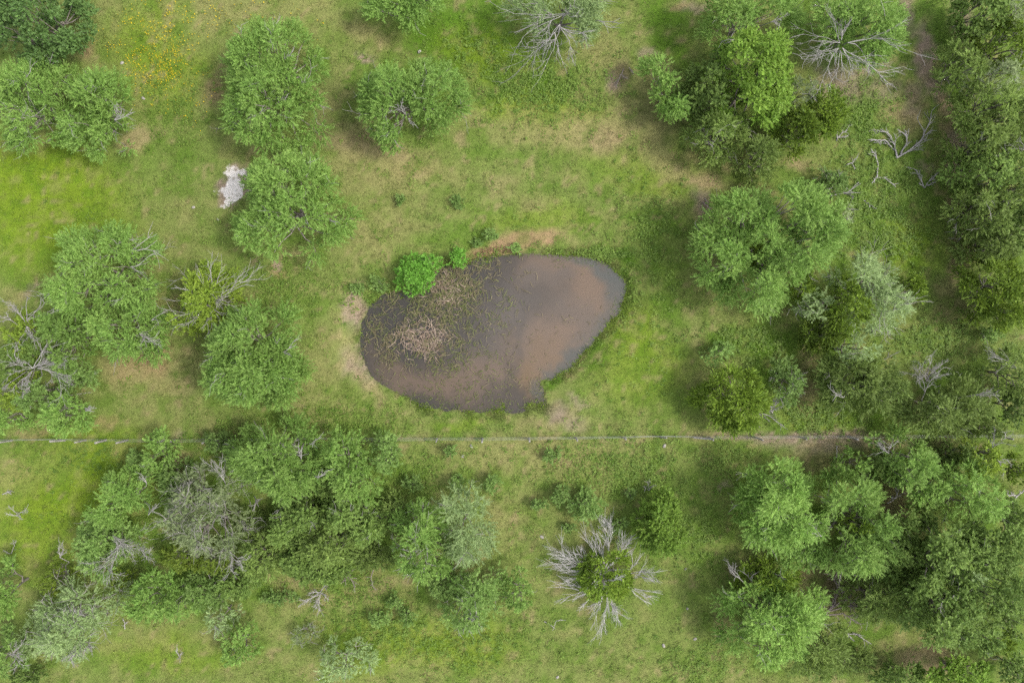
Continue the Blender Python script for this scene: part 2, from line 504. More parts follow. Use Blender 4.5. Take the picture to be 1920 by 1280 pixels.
def look(F, x, y):
    """read a field of the fine part of the ground grid at x, y"""
    u, v = (np.asarray(x) + 37.5) / 0.25 + _ix0, (np.asarray(y) + 26.5) / 0.25 + _iy0
    i, j = np.floor(u).astype(int), np.floor(v).astype(int)
    f, g = u - i, v - j
    if F.ndim == 3:
        f, g = f[..., None], g[..., None]
    return (F[i, j] * (1 - f) + F[i + 1, j] * f) * (1 - g) + (F[i, j + 1] * (1 - f) + F[i + 1, j + 1] * f) * g


# ------------------------------------------------------------------ pond water
wx_, wy_ = np.arange(-10.2, 7.8, 0.09), np.arange(-5.0, 6.2, 0.09)
WX, WY = np.meshgrid(wx_, wy_, indexing='ij')
WS = pond_sd(WX, WY)
WPX, WPY = WX * PPM + 960, 640 - WY * PPM
jx = (fbm(WX, WY, 0.5, 4, 4) - 0.5) * 85 + (fbm(WX, WY, 2.6, 6, 3) - 0.5) * 14
jy = (fbm(WX, WY, 0.5, 10, 4) - 0.5) * 80 + (fbm(WX, WY, 2.6, 1, 3) - 0.5) * 14
DARKW, SILT, CLOUD_SHEEN, ORANGE, BLUEW = lin(86, 83, 78) * .55, lin(142, 121, 103) * .56, lin(118, 110, 103) * .55, lin(138, 115, 84) * .54, lin(108, 112, 108) * .54  # the light grey patches paint the clouds' reflection into the water colour
wcol = np.zeros(WX.shape + (3,)) + DARKW
wop = np.full(WX.shape, 0.78)
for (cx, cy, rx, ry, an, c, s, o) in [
        (1060, 590, 150, 130, 0, CLOUD_SHEEN, .75, .9), (960, 650, 110, 90, 0, CLOUD_SHEEN, .5, .88), (1095, 550, 85, 70, 40, SILT, .8, .95), (1040, 505, 80, 30, 5, SILT, .5, .9), (1045, 640, 95, 60, -40, SILT, .8, .95), (1010, 690, 70, 40, -30, SILT, .7, .95),
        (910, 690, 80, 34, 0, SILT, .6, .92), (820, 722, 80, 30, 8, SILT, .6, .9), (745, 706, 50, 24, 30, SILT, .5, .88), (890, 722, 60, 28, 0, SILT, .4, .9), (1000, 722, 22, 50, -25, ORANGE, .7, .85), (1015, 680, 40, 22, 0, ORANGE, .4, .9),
        (1015, 560, 60, 40, 0, DARKW, .45, .85), (1060, 585, 40, 26, 30, CLOUD_SHEEN, .6, .9), (945, 575, 34, 40, 0, CLOUD_SHEEN, .8, .93), (1020, 520, 40, 18, 0, CLOUD_SHEEN, .6, .9), (930, 738, 60, 20, 0, DARKW, .6, .78), (1020, 745, 10, 28, -20, BLUEW, .7, .78), (965, 720, 14, 44, -30, DARKW, .55, .75),
        (1158, 545, 20, 66, 0, BLUEW, .8, .85), (1120, 497, 66, 15, 15, BLUEW, .8, .85), (1110, 645, 22, 66, 38, BLUEW, .8, .85), (1060, 690, 44, 15, -35, BLUEW, .7, .8), (790, 600, 100, 80, 0, DARKW, .7, .78), (964, 650, 12, 80, 8, DARKW, .3, .85), (950, 620, 90, 90, 0, CLOUD_SHEEN, .35, .9), (1085, 620, 14, 50, 30, CLOUD_SHEEN, .35, .9)]:
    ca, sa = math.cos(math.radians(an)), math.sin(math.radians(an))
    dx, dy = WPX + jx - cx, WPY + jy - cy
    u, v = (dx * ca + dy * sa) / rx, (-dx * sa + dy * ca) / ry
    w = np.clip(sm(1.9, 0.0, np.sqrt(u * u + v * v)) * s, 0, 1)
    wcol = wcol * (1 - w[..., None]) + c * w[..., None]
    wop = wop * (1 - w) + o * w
wi = np.arange(WX.size).reshape(WX.shape)
wq = np.stack((wi[:-1, :-1], wi[1:, :-1], wi[1:, 1:], wi[:-1, 1:]), -1).reshape(-1, 4)
wq = wq[(WS.ravel()[wq] < 0.3).all(1)]
use = np.unique(wq)
remap = np.full(WX.size, -1)
remap[use] = np.arange(len(use))
M_WATER, nt, out = new_mat('pond_water')
N, L = nt.nodes, nt.links
a = N.new('ShaderNodeAttribute')
a.attribute_name = 'tint'
dif = N.new('ShaderNodeBsdfDiffuse')
L.new(a.outputs['Color'], dif.inputs['Color'])
tr = N.new('ShaderNodeBsdfTransparent')
tr.inputs['Color'].default_value = (0.62, 0.58, 0.50, 1)
tm = N.new('ShaderNodeMixShader')
op = N.new('ShaderNodeAttribute')
op.attribute_name = 'murk'
L.new(op.outputs['Fac'], tm.inputs[0])
L.new(tr.outputs[0], tm.inputs[1])
L.new(dif.outputs[0], tm.inputs[2])
gl = N.new('ShaderNodeBsdfGlossy')
gl.inputs['Roughness'].default_value = 0.03
fr = N.new('ShaderNodeFresnel')
fr.inputs['IOR'].default_value = 1.33
wn_ = N.new('ShaderNodeTexNoise')
wn_.inputs['Scale'].default_value = 3.0
wn_.inputs['Detail'].default_value = 3
wg = N.new('ShaderNodeNewGeometry')
L.new(wg.outputs['Position'], wn_.inputs['Vector'])
wb = N.new('ShaderNodeBump')
wb.inputs['Strength'].default_value = 0.08
wb.inputs['Distance'].default_value = 0.05
L.new(wn_.outputs['Fac'], wb.inputs['Height'])
L.new(wb.outputs[0], gl.inputs['Normal'])
L.new(wb.outputs[0], fr.inputs['Normal'])
fm = N.new('ShaderNodeMixShader')
L.new(fr.outputs[0], fm.inputs[0])
L.new(tm.outputs[0], fm.inputs[1])
L.new(gl.outputs[0], fm.inputs[2])
L.new(fm.outputs[0], out.inputs['Surface'])
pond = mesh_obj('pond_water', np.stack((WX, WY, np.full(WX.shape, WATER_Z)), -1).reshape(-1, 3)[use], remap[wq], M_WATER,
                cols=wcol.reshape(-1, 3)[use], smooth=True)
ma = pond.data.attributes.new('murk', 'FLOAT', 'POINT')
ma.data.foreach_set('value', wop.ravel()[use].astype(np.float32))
pond['kind'] = 'structure'
pond['label'] = 'murky brown and grey water of the pond with painted cloud sheen'

# ------------------------------------------------------------------ grass, reeds and flowers (nobody could count them)
rng = np.random.default_rng(5)


def blades(name, P, L_, W_, tilt, az, C, mat, bend=0.0):
    """thin blades: one triangle each from P, leaning by tilt from the vertical towards az"""
    n = len(P)
    d = np.stack((np.sin(tilt) * np.cos(az), np.sin(tilt) * np.sin(az), np.cos(tilt)), -1)
    side = np.stack((-np.sin(az), np.cos(az), np.zeros(n)), -1)
    V = np.empty((n, 3, 3))
    V[:, 0] = P - side * W_[:, None] / 2
    V[:, 1] = P + side * W_[:, None] / 2
    V[:, 2] = P + d * L_[:, None]
    F = np.arange(n * 3).reshape(n, 3)
    return mesh_obj(name, V.reshape(-1, 3), F, mat, cols=np.repeat(C, 3, axis=0))


NG = 560000
# tufts: blades share a centre
nt_ = NG // 5
tx, ty = rng.uniform(-35, 35, nt_), rng.uniform(-24.5, 24.5, nt_)
x = np.repeat(tx, 5) + rng.normal(0, 0.07, NG)
y = np.repeat(ty, 5) + rng.normal(0, 0.07, NG)
sdg = look(SD, x, y)
cg, bg = look(GC, x, y), look(GB, x, y)
dens = 0.55 + 0.45 * sm(0.35, 0.65, fbm(x, y, 0.8, 13, 3))
shore = rng.random(NG) * (0.25 + 0.9 * sm(0.45, 0.7, fbm(x, y, 0.7, 2, 3)) + 0.35 * (y < -2.2))
bg = np.where(sdg < 0.3, np.minimum(bg, 0.25), bg)
keep = (sdg > -shore) & (rng.random(NG) < dens * (1 - 0.93 * bg))
x, y, sdg, cg = x[keep], y[keep], sdg[keep], cg[keep]
n = len(x)
tall = 0.7 + 0.7 * fbm(x, y, 0.5, 6, 3) + 0.5 * sm(0.8, 0.1, np.abs(sdg))
hue = rng.random(n)
tuft = np.repeat(rng.normal(0, 1, nt_), 5)[keep]
cg = np.where((sdg < 0.15)[:, None], MIDG * 0.8, cg)
C = cg * np.exp(0.05 + 0.20 * tuft + rng.normal(0, 0.26, n))[:, None]
dr = (hue > 0.80)
C[dr] = C[dr] * 0.5 + DRY * rng.uniform(0.45, 0.75, dr.sum())[:, None]
gr = (hue < 0.22)
C[gr] = C[gr] * 0.55 + DEEP * rng.uniform(0.4, 0.6, gr.sum())[:, None]
C = np.clip(C, 0.004, 0.6)
az = rng.uniform(0, 2 * math.pi, n)
gp, gl_, gw, gt = np.stack((x, y, np.maximum(look(GZ, x, y), WATER_Z - 0.02) - 0.01), -1), rng.uniform(0.09, 0.22, n) * tall, rng.uniform(0.014, 0.040, n), rng.uniform(0.5, 1.35, n)
# longer grass along the waterline, hanging over and standing in the shallows
ns = 95000
x, y = rng.uniform(-10.5, 8.2, ns), rng.uniform(-5.4, 6.6, ns)
s2 = look(SD, x, y)
wid = 0.05 + 0.65 * sm(0.46, 0.70, fbm(x, y, 0.8, 12, 3)) + 0.35 * sm(-2.6, -3.8, y) * sm(0.4, 0.6, fbm(x, y, 1.1, 3, 3))
tufty = np.maximum(sm(0.42, 0.62, fbm(x, y, 1.0, 9, 3)), 0.8 * (x > 2.5)) * np.where(x < -6.0, 0.35, 1.0)
k2 = (s2 > -wid * rng.random(ns) ** 0.8) & (s2 < 0.45) & (rng.random(ns) < tufty)
x, y, s2 = x[k2], y[k2], s2[k2]
n2_ = len(x)
cs = look(GC, x, y)
cs = np.where((s2 < 0.08)[:, None], (DEEP * 0.2 + LUSH * 0.8) * 1.05, cs) * np.exp(rng.normal(0, 0.28, n2_))[:, None]
gp = np.vstack((gp, np.stack((x, y, np.maximum(look(GZ, x, y), WATER_Z - 0.02)), -1)))
gl_, gw, gt = np.concatenate((gl_, rng.uniform(0.14, 0.34, n2_))), np.concatenate((gw, rng.uniform(0.02, 0.045, n2_))), np.concatenate((gt, rng.uniform(0.3, 1.3, n2_)))
az, C = np.concatenate((az, rng.uniform(0, 6.28, n2_))), np.vstack((C, cs))
grass = blades('grass', gp, gl_, gw, gt, az, C, M_GRASS)
tag(grass, 'short uneven pasture grass mixed green and straw', 'grass', kind='stuff')

# broad leaved weeds in the lusher places
wxs, wys, wts = [], [], []
for (cx, cy, rx, ry, num) in [(1010, 170, 110, 50, 420), (940, 110, 120, 60, 260), (1640, 330, 90, 60, 300), (1650, 430, 110, 70, 420), (1620, 220, 50, 60, 200), (1760, 640, 90, 50, 260), (860, 1200, 150, 70, 300), (1110, 870, 90, 50, 160), (1200, 880, 60, 50, 180),
                              (1300, 1000, 70, 100, 200), (1360, 880, 60, 40, 130), (1400, 640, 90, 30, 160), (1530, 780, 60, 30, 160), (1220, 460, 60, 120, 200), (330, 190, 60, 80, 130), (540, 540, 60, 60, 140), (640, 790, 90, 30, 160), (700, 540, 60, 40, 90), (780, 900, 100, 60, 200),
                              (450, 820, 80, 40, 160), (640, 1100, 90, 40, 160), (700, 1170, 80, 40, 160), (960, 480, 90, 16, 60), (1120, 476, 50, 10, 120), (1300, 1240, 100, 40, 160), (1560, 1240, 90, 30, 120), (250, 1000, 60, 60, 120), (200, 860, 140, 40, 120), (960, 640, 900, 600, 1600)]:
    wxs.append((cx + rng.normal(0, 0.6, num) * rx - 960) / PPM)
    wys.append((640 - cy - rng.normal(0, 0.6, num) * ry) / PPM)
wxs, wys = np.concatenate(wxs), np.concatenate(wys)
ok = (np.abs(wxs) < 34) & (np.abs(wys) < 24) & (pond_sd(wxs, wys) > 0.1)
wxs, wys = wxs[ok], wys[ok]
NL = 11
nw = len(wxs)
size = rng.uniform(0.10, 0.34, nw)
lx = np.repeat(wxs, NL) + rng.normal(0, 0.5, nw * NL) * np.repeat(size, NL)
ly = np.repeat(wys, NL) + rng.normal(0, 0.5, nw * NL) * np.repeat(size, NL)
lz = look(GZ, lx, ly) + rng.uniform(0.03, 0.22, nw * NL)
wv = np.repeat(rng.random(nw), NL)[:, None]
wc = (np.array((.10, .185, .022)) * (1 - wv) + np.array((.20, .29, .055)) * wv) * rng.uniform(0.7, 1.25, nw * NL)[:, None]
weeds = blades('weeds', np.stack((lx, ly, lz), -1), rng.uniform(0.06, 0.15, nw * NL), rng.uniform(0.04, 0.09, nw * NL), rng.uniform(1.1, 1.7, nw * NL), rng.uniform(0, 6.28, nw * NL), wc, M_LEAF)
tag(weeds, 'low broad leaved weeds scattered through the pasture grass', 'weeds', kind='stuff')

# reeds lying on and standing in the shallow western half of the pond
def reed_bed(name, label, spec):
    PP, LL, WW, TT, AA, CC = [], [], [], [], [], []
    for (cx, cy, rx, ry, an, num, lo, hi, pal, fan) in spec:
        u = rng.normal(0, 0.5, num)
        v = rng.normal(0, 0.5, num)
        ca, sa = math.cos(math.radians(an)), math.sin(math.radians(an))
        px = cx + u * rx * ca - v * ry * sa
        py = cy + u * rx * sa + v * ry * ca
        c = at(cx, cy, WATER_Z)
        X, Y = (px - 960) / PPM, (640 - py) / PPM
        s_ = pond_sd(X, Y)
        clump = sm(0.38, 0.62, fbm(X, Y, 1.1, 5, 3))
        k = (s_ < 0.1) & (rng.random(num) < 0.25 + 0.75 * clump)
        X, Y = X[k], Y[k]
        m = len(X)
        PP.append(np.stack((X, Y, WATER_Z + rng.uniform(0.0, 0.10, m)), -1))
        LL.append(rng.uniform(lo, hi, m))
        WW.append(rng.uniform(0.014, 0.034, m))
        TT.append(rng.uniform(0.9, 1.5, m))
        aa = rng.uniform(0, 2 * math.pi, m)
        if fan:
            aa = np.arctan2(Y - c[1], X - c[0]) + rng.normal(0, 0.7, m)
        AA.append(aa)
        w = rng.random(m)[:, None]
        CC.append((pal[0] * (1 - w) + pal[1] * w) * rng.uniform(0.6, 1.15, m)[:, None])
    P, Lr, W, Ti, Az, C = (np.concatenate(q) for q in (PP, LL, WW, TT, AA, CC))
    m = len(P)
    d1 = np.stack((np.sin(Ti) * np.cos(Az), np.sin(Ti) * np.sin(Az), np.cos(Ti)), -1)
    Az2 = Az + rng.normal(0, 0.5, m)
    d2 = np.stack((np.cos(Az2), np.sin(Az2), np.minimum(0.1, -0.5 * np.cos(Ti)))  , -1)
    sd1 = np.stack((-np.sin(Az), np.cos(Az), np.zeros(m)), -1) * (W / 2)[:, None]
    mid = P + d1 * (Lr * rng.uniform(0.4, 0.65, m))[:, None]
    tip = mid + d2 * (Lr * rng.uniform(0.3, 0.55, m))[:, None]
    tip[:, 2] = np.maximum(tip[:, 2], WATER_Z + 0.015)
    V = np.stack((P - sd1, P + sd1, mid + sd1 * .9, mid - sd1 * .9, tip + sd1 * .45, tip - sd1 * .45), 1)
    q0 = np.arange(m)[:, None] * 6
    F = np.concatenate((q0 + np.array((0, 1, 2, 3)), q0 + np.array((3, 2, 4, 5))))
    o = mesh_obj(name, V.reshape(-1, 3), F, M_REED, cols=np.repeat(C, 6, axis=0))
    return tag(o, label, 'reeds', kind='stuff')


R_OL = (lin(126, 118, 84) * .58, lin(168, 156, 120) * .58)
R_TAN = (lin(208, 186, 168) * .68, lin(160, 134, 112) * .62)
R_GRN = (lin(104, 118, 60) * .6, lin(142, 148, 86) * .6)
reed_bed('dead_reeds', 'pale dead reed clump lying flat in the western half of the pond',
         [(772, 634, 28, 24, 0, 330, .3, .7, R_TAN, False), (808, 622, 30, 22, 20, 330, .25, .7, R_TAN, False), (800, 650, 40, 20, 0, 130, .3, .6, R_TAN, False), (838, 545, 44, 34, 25, 190, .3, .6, R_TAN, False)])
reed_bed('floating_reeds', 'olive stalks and rushes scattered over dark pond water',
         [(800, 600, 150, 110, 0, 1500, .25, .65, R_OL, False), (760, 610, 110, 110, 0, 700, .25, .6, R_GRN, False), (850, 560, 110, 80, 20, 1000, .25, .6, R_GRN, False), (880, 520, 100, 46, -10, 800, .2, .55, R_OL, False),
          (860, 680, 110, 70, 0, 600, .15, .4, R_GRN, False), (960, 640, 14, 80, 8, 60, .2, .4, R_OL, False), (1000, 720, 40, 60, -20, 90, .15, .3, R_OL, False), (900, 750, 130, 30, 0, 260, .12, .3, R_GRN, False), (720, 650, 50, 60, 0, 300, .15, .35, R_OL, False), (1060, 610, 120, 100, 0, 130, .1, .3, R_OL, False)])

# yellow meadow flowers in the north-west
fx, fy = [], []
for (cx, cy, rx, ry, num) in [(285, 95, 66, 72, 520), (310, 140, 56, 50, 260), (330, 30, 90, 40, 200), (240, 85, 44, 44, 140), (420, 30, 110, 50, 90), (560, 40, 60, 40, 40), (370, 200, 40, 40, 50)]:
    fx.append((cx + rng.normal(0, 0.55, num) * rx - 960) / PPM)
    fy.append((640 - cy - rng.normal(0, 0.55, num) * ry) / PPM)
fx, fy = np.concatenate(fx), np.concatenate(fy)
k = fbm(fx, fy, 1.6, 4, 3) > 0.40
fx, fy = fx[k], fy[k]
fz = ground_z(fx, fy) + rng.uniform(0.12, 0.26, len(fx))
nf = len(fx)
ang6 = np.arange(6) * math.pi / 3
rad = rng.uniform(0.014, 0.036, nf)
tl = rng.normal(0, 0.25, (nf, 2))
Vf = np.zeros((nf, 7, 3))
Vf[:, 0] = np.stack((fx, fy, fz), -1)
Vf[:, 1:, 0] = fx[:, None] + rad[:, None] * np.cos(ang6)
Vf[:, 1:, 1] = fy[:, None] + rad[:, None] * np.sin(ang6)
Vf[:, 1:, 2] = fz[:, None] + 0.015 + rad[:, None] * (tl[:, :1] * np.cos(ang6) + tl[:, 1:] * np.sin(ang6))
ff = np.array([(0, i + 1, (i + 1) % 6 + 1) for i in range(6)])
Ff = (np.arange(nf)[:, None, None] * 7 + ff[None]).reshape(-1, 3)
fc = np.array((0.62, 0.46, 0.015)) * rng.uniform(0.75, 1.1, nf)[:, None]
tag(mesh_obj('wildflowers', Vf.reshape(-1, 3), Ff, M_GRASS, cols=np.repeat(fc, 7, axis=0)), 'scattered yellow wildflowers in the north western meadow', 'wildflowers', kind='stuff')


# ------------------------------------------------------------------ growing things
def grow(rng, p, d, L_, r, depth, out, spread=0.6, wig=0.22, kids=(3, 5), flat=False, lift=0.0):
    """a branch as a wandering tapered line with side branches"""
    n = 6 if depth > 1 else 5 if depth == 1 else 4
    P = [np.array(p, float)]
    d = np.array(d, float)
    d /= np.linalg.norm(d)
    dirs = [d]
    for i in range(n - 1):
        d = d + rng.normal(0, wig, 3) * (1, 1, 0.35 if flat else 1) + np.array((0, 0, lift))
        if flat and P[-1][2] < 0.05:
            d[2] = abs(d[2]) * 0.3
        d /= np.linalg.norm(d)
        P.append(P[-1] + d * L_ / (n - 1))
        dirs.append(d)
    P = np.array(P)
    out.append((P, np.linspace(r, r * 0.4, n)))
    if depth <= 0:
        return
    for k in range(rng.integers(kids[0], kids[1] + 1)):
        i = rng.integers(1, n)
        perp = rng.normal(0, 1, 3) * (1, 1, 0.4 if flat else 1)
        perp -= dirs[i] * perp.dot(dirs[i])
        perp /= np.linalg.norm(perp) + 1e-9
        grow(rng, P[i], dirs[i] + perp * spread * rng.uniform(0.6, 1.3), L_ * rng.uniform(0.35, 0.65), r * 0.62, depth - 1, out, spread, wig, kids, flat, lift)


STYLE = {
    # density of branchlets per lobe, leaves per branchlet, leaf length, width, angle to the stem, weights (tree, lobe, up, random), droop, colours, material
    'mesquite': dict(dens=112, nl=13, ll=0.118, lw=0.047, an=0.75, w=(0.65, 0.85, 0.26, 0.45), droop=.10, c=((.135, .262, .046), (.262, .388, .094)), mat='L', lobe=.95, bl=0.72),
    'bluish': dict(dens=105, nl=13, ll=0.112, lw=0.046, an=0.88, w=(0.44, 0.90, 0.33, 0.59), droop=.10, c=((.14, .255, .052), (.255, .37, .105)), mat='L', lobe=.75, bl=0.72),
    'pale': dict(dens=70, nl=13, ll=0.112, lw=0.04, an=0.81, w=(0.44, 0.80, 0.28, 0.72), droop=.10, c=((0.2, 0.3, 0.105), (0.33, 0.43, 0.185)), mat='L', lobe=.9, bl=0.76),
    'grey': dict(dens=58, nl=12, ll=0.103, lw=0.04, an=0.94, w=(0.33, 0.80, 0.28, 0.78), droop=.12, c=((0.145, 0.2, 0.08), (0.25, 0.3, 0.14)), mat='L', lobe=.85, bl=0.72),
    'elm': dict(dens=117, nl=14, ll=0.099, lw=0.071, an=1.12, w=(0.19, 1.10, 0.39, 0.59), droop=.12, c=((.105, .185, .036), (.225, .325, .076)), mat='L', lobe=.85, bl=0.65),
    'bright': dict(dens=117, nl=14, ll=0.099, lw=0.071, an=1.12, w=(0.19, 1.10, 0.39, 0.59), droop=.12, c=((0.13, 0.25, 0.028), (0.25, 0.38, 0.06)), mat='L', lobe=.80, bl=0.65),
    'oak': dict(dens=140, nl=16, ll=0.09, lw=0.067, an=1.25, w=(0.17, 1.10, 0.44, 0.59), droop=.10, c=((0.055, 0.12, 0.026), (0.135, 0.225, 0.06)), mat='D', lobe=.80, bl=0.65),
    'juniper': dict(dens=148, nl=16, ll=0.113, lw=0.042, an=0.5, w=(0.72, 0.80, 0.55, 0.52), droop=.16, c=((0.075, 0.14, 0.016), (0.205, 0.295, 0.034)), mat='D', lobe=.75, bl=0.76),
    'olive': dict(dens=120, nl=14, ll=0.113, lw=0.044, an=0.55, w=(0.72, 0.80, 0.39, 0.59), droop=.14, c=((.125, .205, .042), (.255, .345, .088)), mat='L', lobe=.8, bl=0.79),
    'yellow': dict(dens=101, nl=13, ll=0.103, lw=0.052, an=0.88, w=(0.39, 0.90, 0.33, 0.59), droop=.1, c=((0.15, 0.25, 0.028), (0.285, 0.375, 0.05)), mat='L', lobe=.65, bl=0.65),
    'willow': dict(dens=185, nl=14, ll=0.112, lw=0.043, an=0.75, w=(0.22, 1.00, 0.55, 0.59), droop=.12, c=((0.125, 0.31, 0.035), (0.225, 0.45, 0.075)), mat='L', lobe=.62, bl=0.68),
}
TREE_NAME = {'mesquite': 'mesquite_tree', 'bluish': 'mesquite_tree', 'pale': 'mesquite_tree', 'grey': 'twiggy_tree', 'elm': 'elm_tree', 'bright': 'elm_tree', 'oak': 'oak_tree', 'juniper': 'juniper_tree',
             'olive': 'juniper_tree', 'yellow': 'leafy_tree', 'willow': 'willow_bush'}
TREE_GROUP = {'mesquite_tree': 'mesquite trees on the pasture', 'twiggy_tree': 'grey twiggy trees', 'elm_tree': 'broadleaf trees of the thicket', 'oak_tree': 'broadleaf trees of the thicket', 'juniper_tree': 'junipers of the thicket',
              'leafy_tree': 'yellow green bushes', 'willow_bush': 'bushes at the pond edge', 'shrub': 'small shrubs on the pasture'}
_seed = [100]


def plant(style, ells, h, label, name=None, gaps=(), twigs=0.0, dead=(), dens=1.0, seed=None, lobe=None, hang=0.0, cat=None, tint=1.0, size=1.0):
    """ells: crown outline(s) as (px, py, rx, ry, turn) in the photograph; gaps: (px, py, r) holes in the leaf cover;
    dead: (px, py, px2, py2, spread, depth) bare branches that show; twigs: share of bare twigs among the leaves"""
    S = STYLE[style]
    _seed[0] += 1
    rng = np.random.default_rng(seed or _seed[0])
    zc = h * 0.50
    f = (CAM_H - zc) / CAM_H / PPM
    A = np.array([e[2] * e[3] for e in ells], float)
    cpx = sum(e[0] * a for e, a in zip(ells, A)) / A.sum()
    cpy = sum(e[1] * a for e, a in zip(ells, A)) / A.sum()
    root = at(cpx, cpy, zc)
    root[2] = float(ground_z(root[0], root[1]))
    base = root.copy()
    Rall = math.sqrt(A.sum()) * f
    lr = (lobe or S['lobe']) * min(1.0, 0.35 + Rall * 0.30)
    lobes = []
    for (ex, ey, rx, ry, an) in [(*e, 0)[:5] if len(e) == 4 else e for e in ells]:
        a_, b_ = rx * f * 1.13 * size, ry * f * 1.13 * size
        c = at(ex, ey, zc)[:2] - root[:2]
        num = max(4, int(round(a_ * b_ * math.pi / (lr * lr) * 0.72)))
        th = math.radians(-an)
        pts = []
        ph = rng.uniform(0, 6.28, 3)
        for _ in range(num):
            best, bd = None, -1
            for _k in range(8):
                q = rng.uniform(-1, 1, 2)
                while q @ q > 1:
                    q = rng.uniform(-1, 1, 2)
                dmin = min([np.hypot((q[0] - w[0]) * a_, (q[1] - w[1]) * b_) for w in pts] or [9])
                if dmin > bd:
                    best, bd = q, dmin
            pts.append(best)
        for q in pts:
            r = math.hypot(*q)
            t = math.atan2(q[1], q[0])
            m = 1 + 0.07 * math.sin(2 * t + ph[0]) + 0.07 * math.sin(3 * t + ph[1]) + 0.05 * math.sin(5 * t + ph[2])
            sx = max(a_ - lr * 0.75, a_ * 0.45) * q[0] * m
            sy = max(b_ - lr * 0.75, b_ * 0.45) * q[1] * m
            X = c[0] + sx * math.cos(th) - sy * math.sin(th)
            Y = c[1] + sx * math.sin(th) + sy * math.cos(th)
            Z = h * (0.92 - 0.58 * r * r) - lr * 0.45 + rng.normal(0, 0.06 * h)
            lobes.append((X, Y, max(Z, 0.35 * lr), lr * rng.uniform(0.72, 1.28)))
    if style in ('oak', 'elm', 'bright', 'juniper', 'olive', 'bluish', 'yellow'):
        # leafy down to the grass: lower skirt
        for q in range(int(len(lobes) * 0.4) + 1):
            b_ = lobes[rng.integers(len(lobes))]
            lobes.append((b_[0] * rng.uniform(0.65, 0.95), b_[1] * rng.uniform(0.65, 0.95), h * rng.uniform(0.15, 0.42), lr * rng.uniform(0.7, 1.0)))
    lobes = np.array(lobes)
    G = np.array([(*(at(gx_, gy_, zc)[:2] - root[:2]), gr_ * f) for gx_, gy_, gr_ in gaps]).reshape(-1, 3)
    # ---- leaves on branchlets
    nb = np.maximum(6, (0.88 * S['dens'] * dens * lobes[:, 3] ** 2 * rng.uniform(0.55, 1.3, len(lobes))).astype(int))
    li = np.repeat(np.arange(len(lobes)), nb)
    B = len(li)
    u = rng.normal(0, 1, (B, 3))
    u /= np.linalg.norm(u, axis=1, keepdims=True)
    u[:, 2] = np.where(u[:, 2] < -0.12, -u[:, 2], u[:, 2])
    rr = rng.random(B) ** 0.38
    R = lobes[li, 3]
    st = lobes[li, :3] + u * (rr * R * 0.60)[:, None]
    out_ = lobes[li, :3] * (1, 1, 0)
    out_ /= (Rall * 0.9)
    w = S['w']
    d = w[0] * out_ + w[1] * u * rr[:, None] + np.array((0, 0, w[2])) + w[3] * rng.normal(0, 1, (B, 3))
    d /= np.linalg.norm(d, axis=1, keepdims=True)
    bl = R * rng.uniform(0.42, 0.85, B) * S['bl']
    nl = S['nl']
    t = (np.arange(nl)[None, :] + rng.random((B, nl))) / nl
    t = 0.08 + 0.92 * t
    pos = st[:, None] + d[:, None] * (bl[:, None] * t)[..., None]
    pos[..., 2] -= S['droop'] * bl[:, None] * t ** 2 * (1 + hang)
    up = np.array((0, 0, 1.0)) + rng.normal(0, 0.45, (B, 3))
    lat = np.cross(d, up)
    lat /= np.linalg.norm(lat, axis=1, keepdims=True)
    sgn = np.where((np.arange(nl) % 2) == 0, 1.0, -1.0)[None, :, None]
    an = S['an'] * rng.uniform(0.6, 1.4, (B, nl, 1))
    ld = d[:, None] * np.cos(an) + lat[:, None] * sgn * np.sin(an) + rng.normal(0, 0.18, (B, nl, 3))
    ld /= np.linalg.norm(ld, axis=2, keepdims=True)
    nrm = np.array((0, 0, 1.0)) + rng.normal(0, 0.45, (B, nl, 3))
    wd = np.cross(ld, nrm)
    wd /= np.linalg.norm(wd, axis=2, keepdims=True) + 1e-9
    nn = np.cross(wd, ld)
    ll = 1.13 * S['ll'] * rng.uniform(0.65, 1.3, (B, nl, 1)) * (1.05 - 0.3 * t[..., None])
    lw = S['lw'] * rng.uniform(0.7, 1.25, (B, nl, 1))
    c0, c1 = np.array(S['c'][0]), np.array(S['c'][1])
    mixv = 0.25 * rng.random(len(lobes))[li][:, None] + 0.40 * rng.random(B)[:, None] + 0.35 * rng.random((B, nl))
    C = c0 + (c1 - c0) * mixv[..., None]
    C = C * np.exp(rng.normal(0, 0.10, (B, 1, 1)) + rng.normal(0, 0.10, (B, nl, 1))) * tint
    V = np.stack((pos + wd * lw * 0.55, pos + ld * ll, pos - wd * lw * 0.55), 2)
    kp = np.ones((B, nl), bool)
    for gx_, gy_, gr_ in G:
        kp &= np.hypot(pos[..., 0] - gx_, pos[..., 1] - gy_) > gr_ * rng.uniform(0.8, 1.25, (B, 1))
    kp &= V[..., 2].min(2) > 0.02
    V = V[kp].reshape(-1, 3)
    C = np.repeat(C[kp], 3, axis=0)
    nm = name or TREE_NAME[style]
    T = empty(nm, base)
    tag(T, label, cat or ('tree' if nm.endswith('tree') else 'bush' if 'bush' in nm else 'shrub'), TREE_GROUP.get(nm))
    mesh_obj('crown', V, np.arange(len(V)).reshape(-1, 3), M_DENSE if S['mat'] == 'D' else M_LEAF, T, cols=C)['kind'] = 'stuff'
    # ---- trunk and limbs, one limb line to every lobe
    lines = []
    split = np.array((rng.normal(0, 0.08), rng.normal(0, 0.08), h * rng.uniform(0.10, 0.18)))
    r0 = 0.016 * h + 0.010 * Rall
    nm_ = max(3, min(6, len(lobes) // 4))
    lines.append((np.array([(0, 0, -0.15), split * (0.5, 0.5, 0.5), split]), np.array((r0 * 1.35, r0 * 1.05, r0))))
    angs = np.arctan2(lobes[:, 1], lobes[:, 0])
    order = np.argsort(angs)
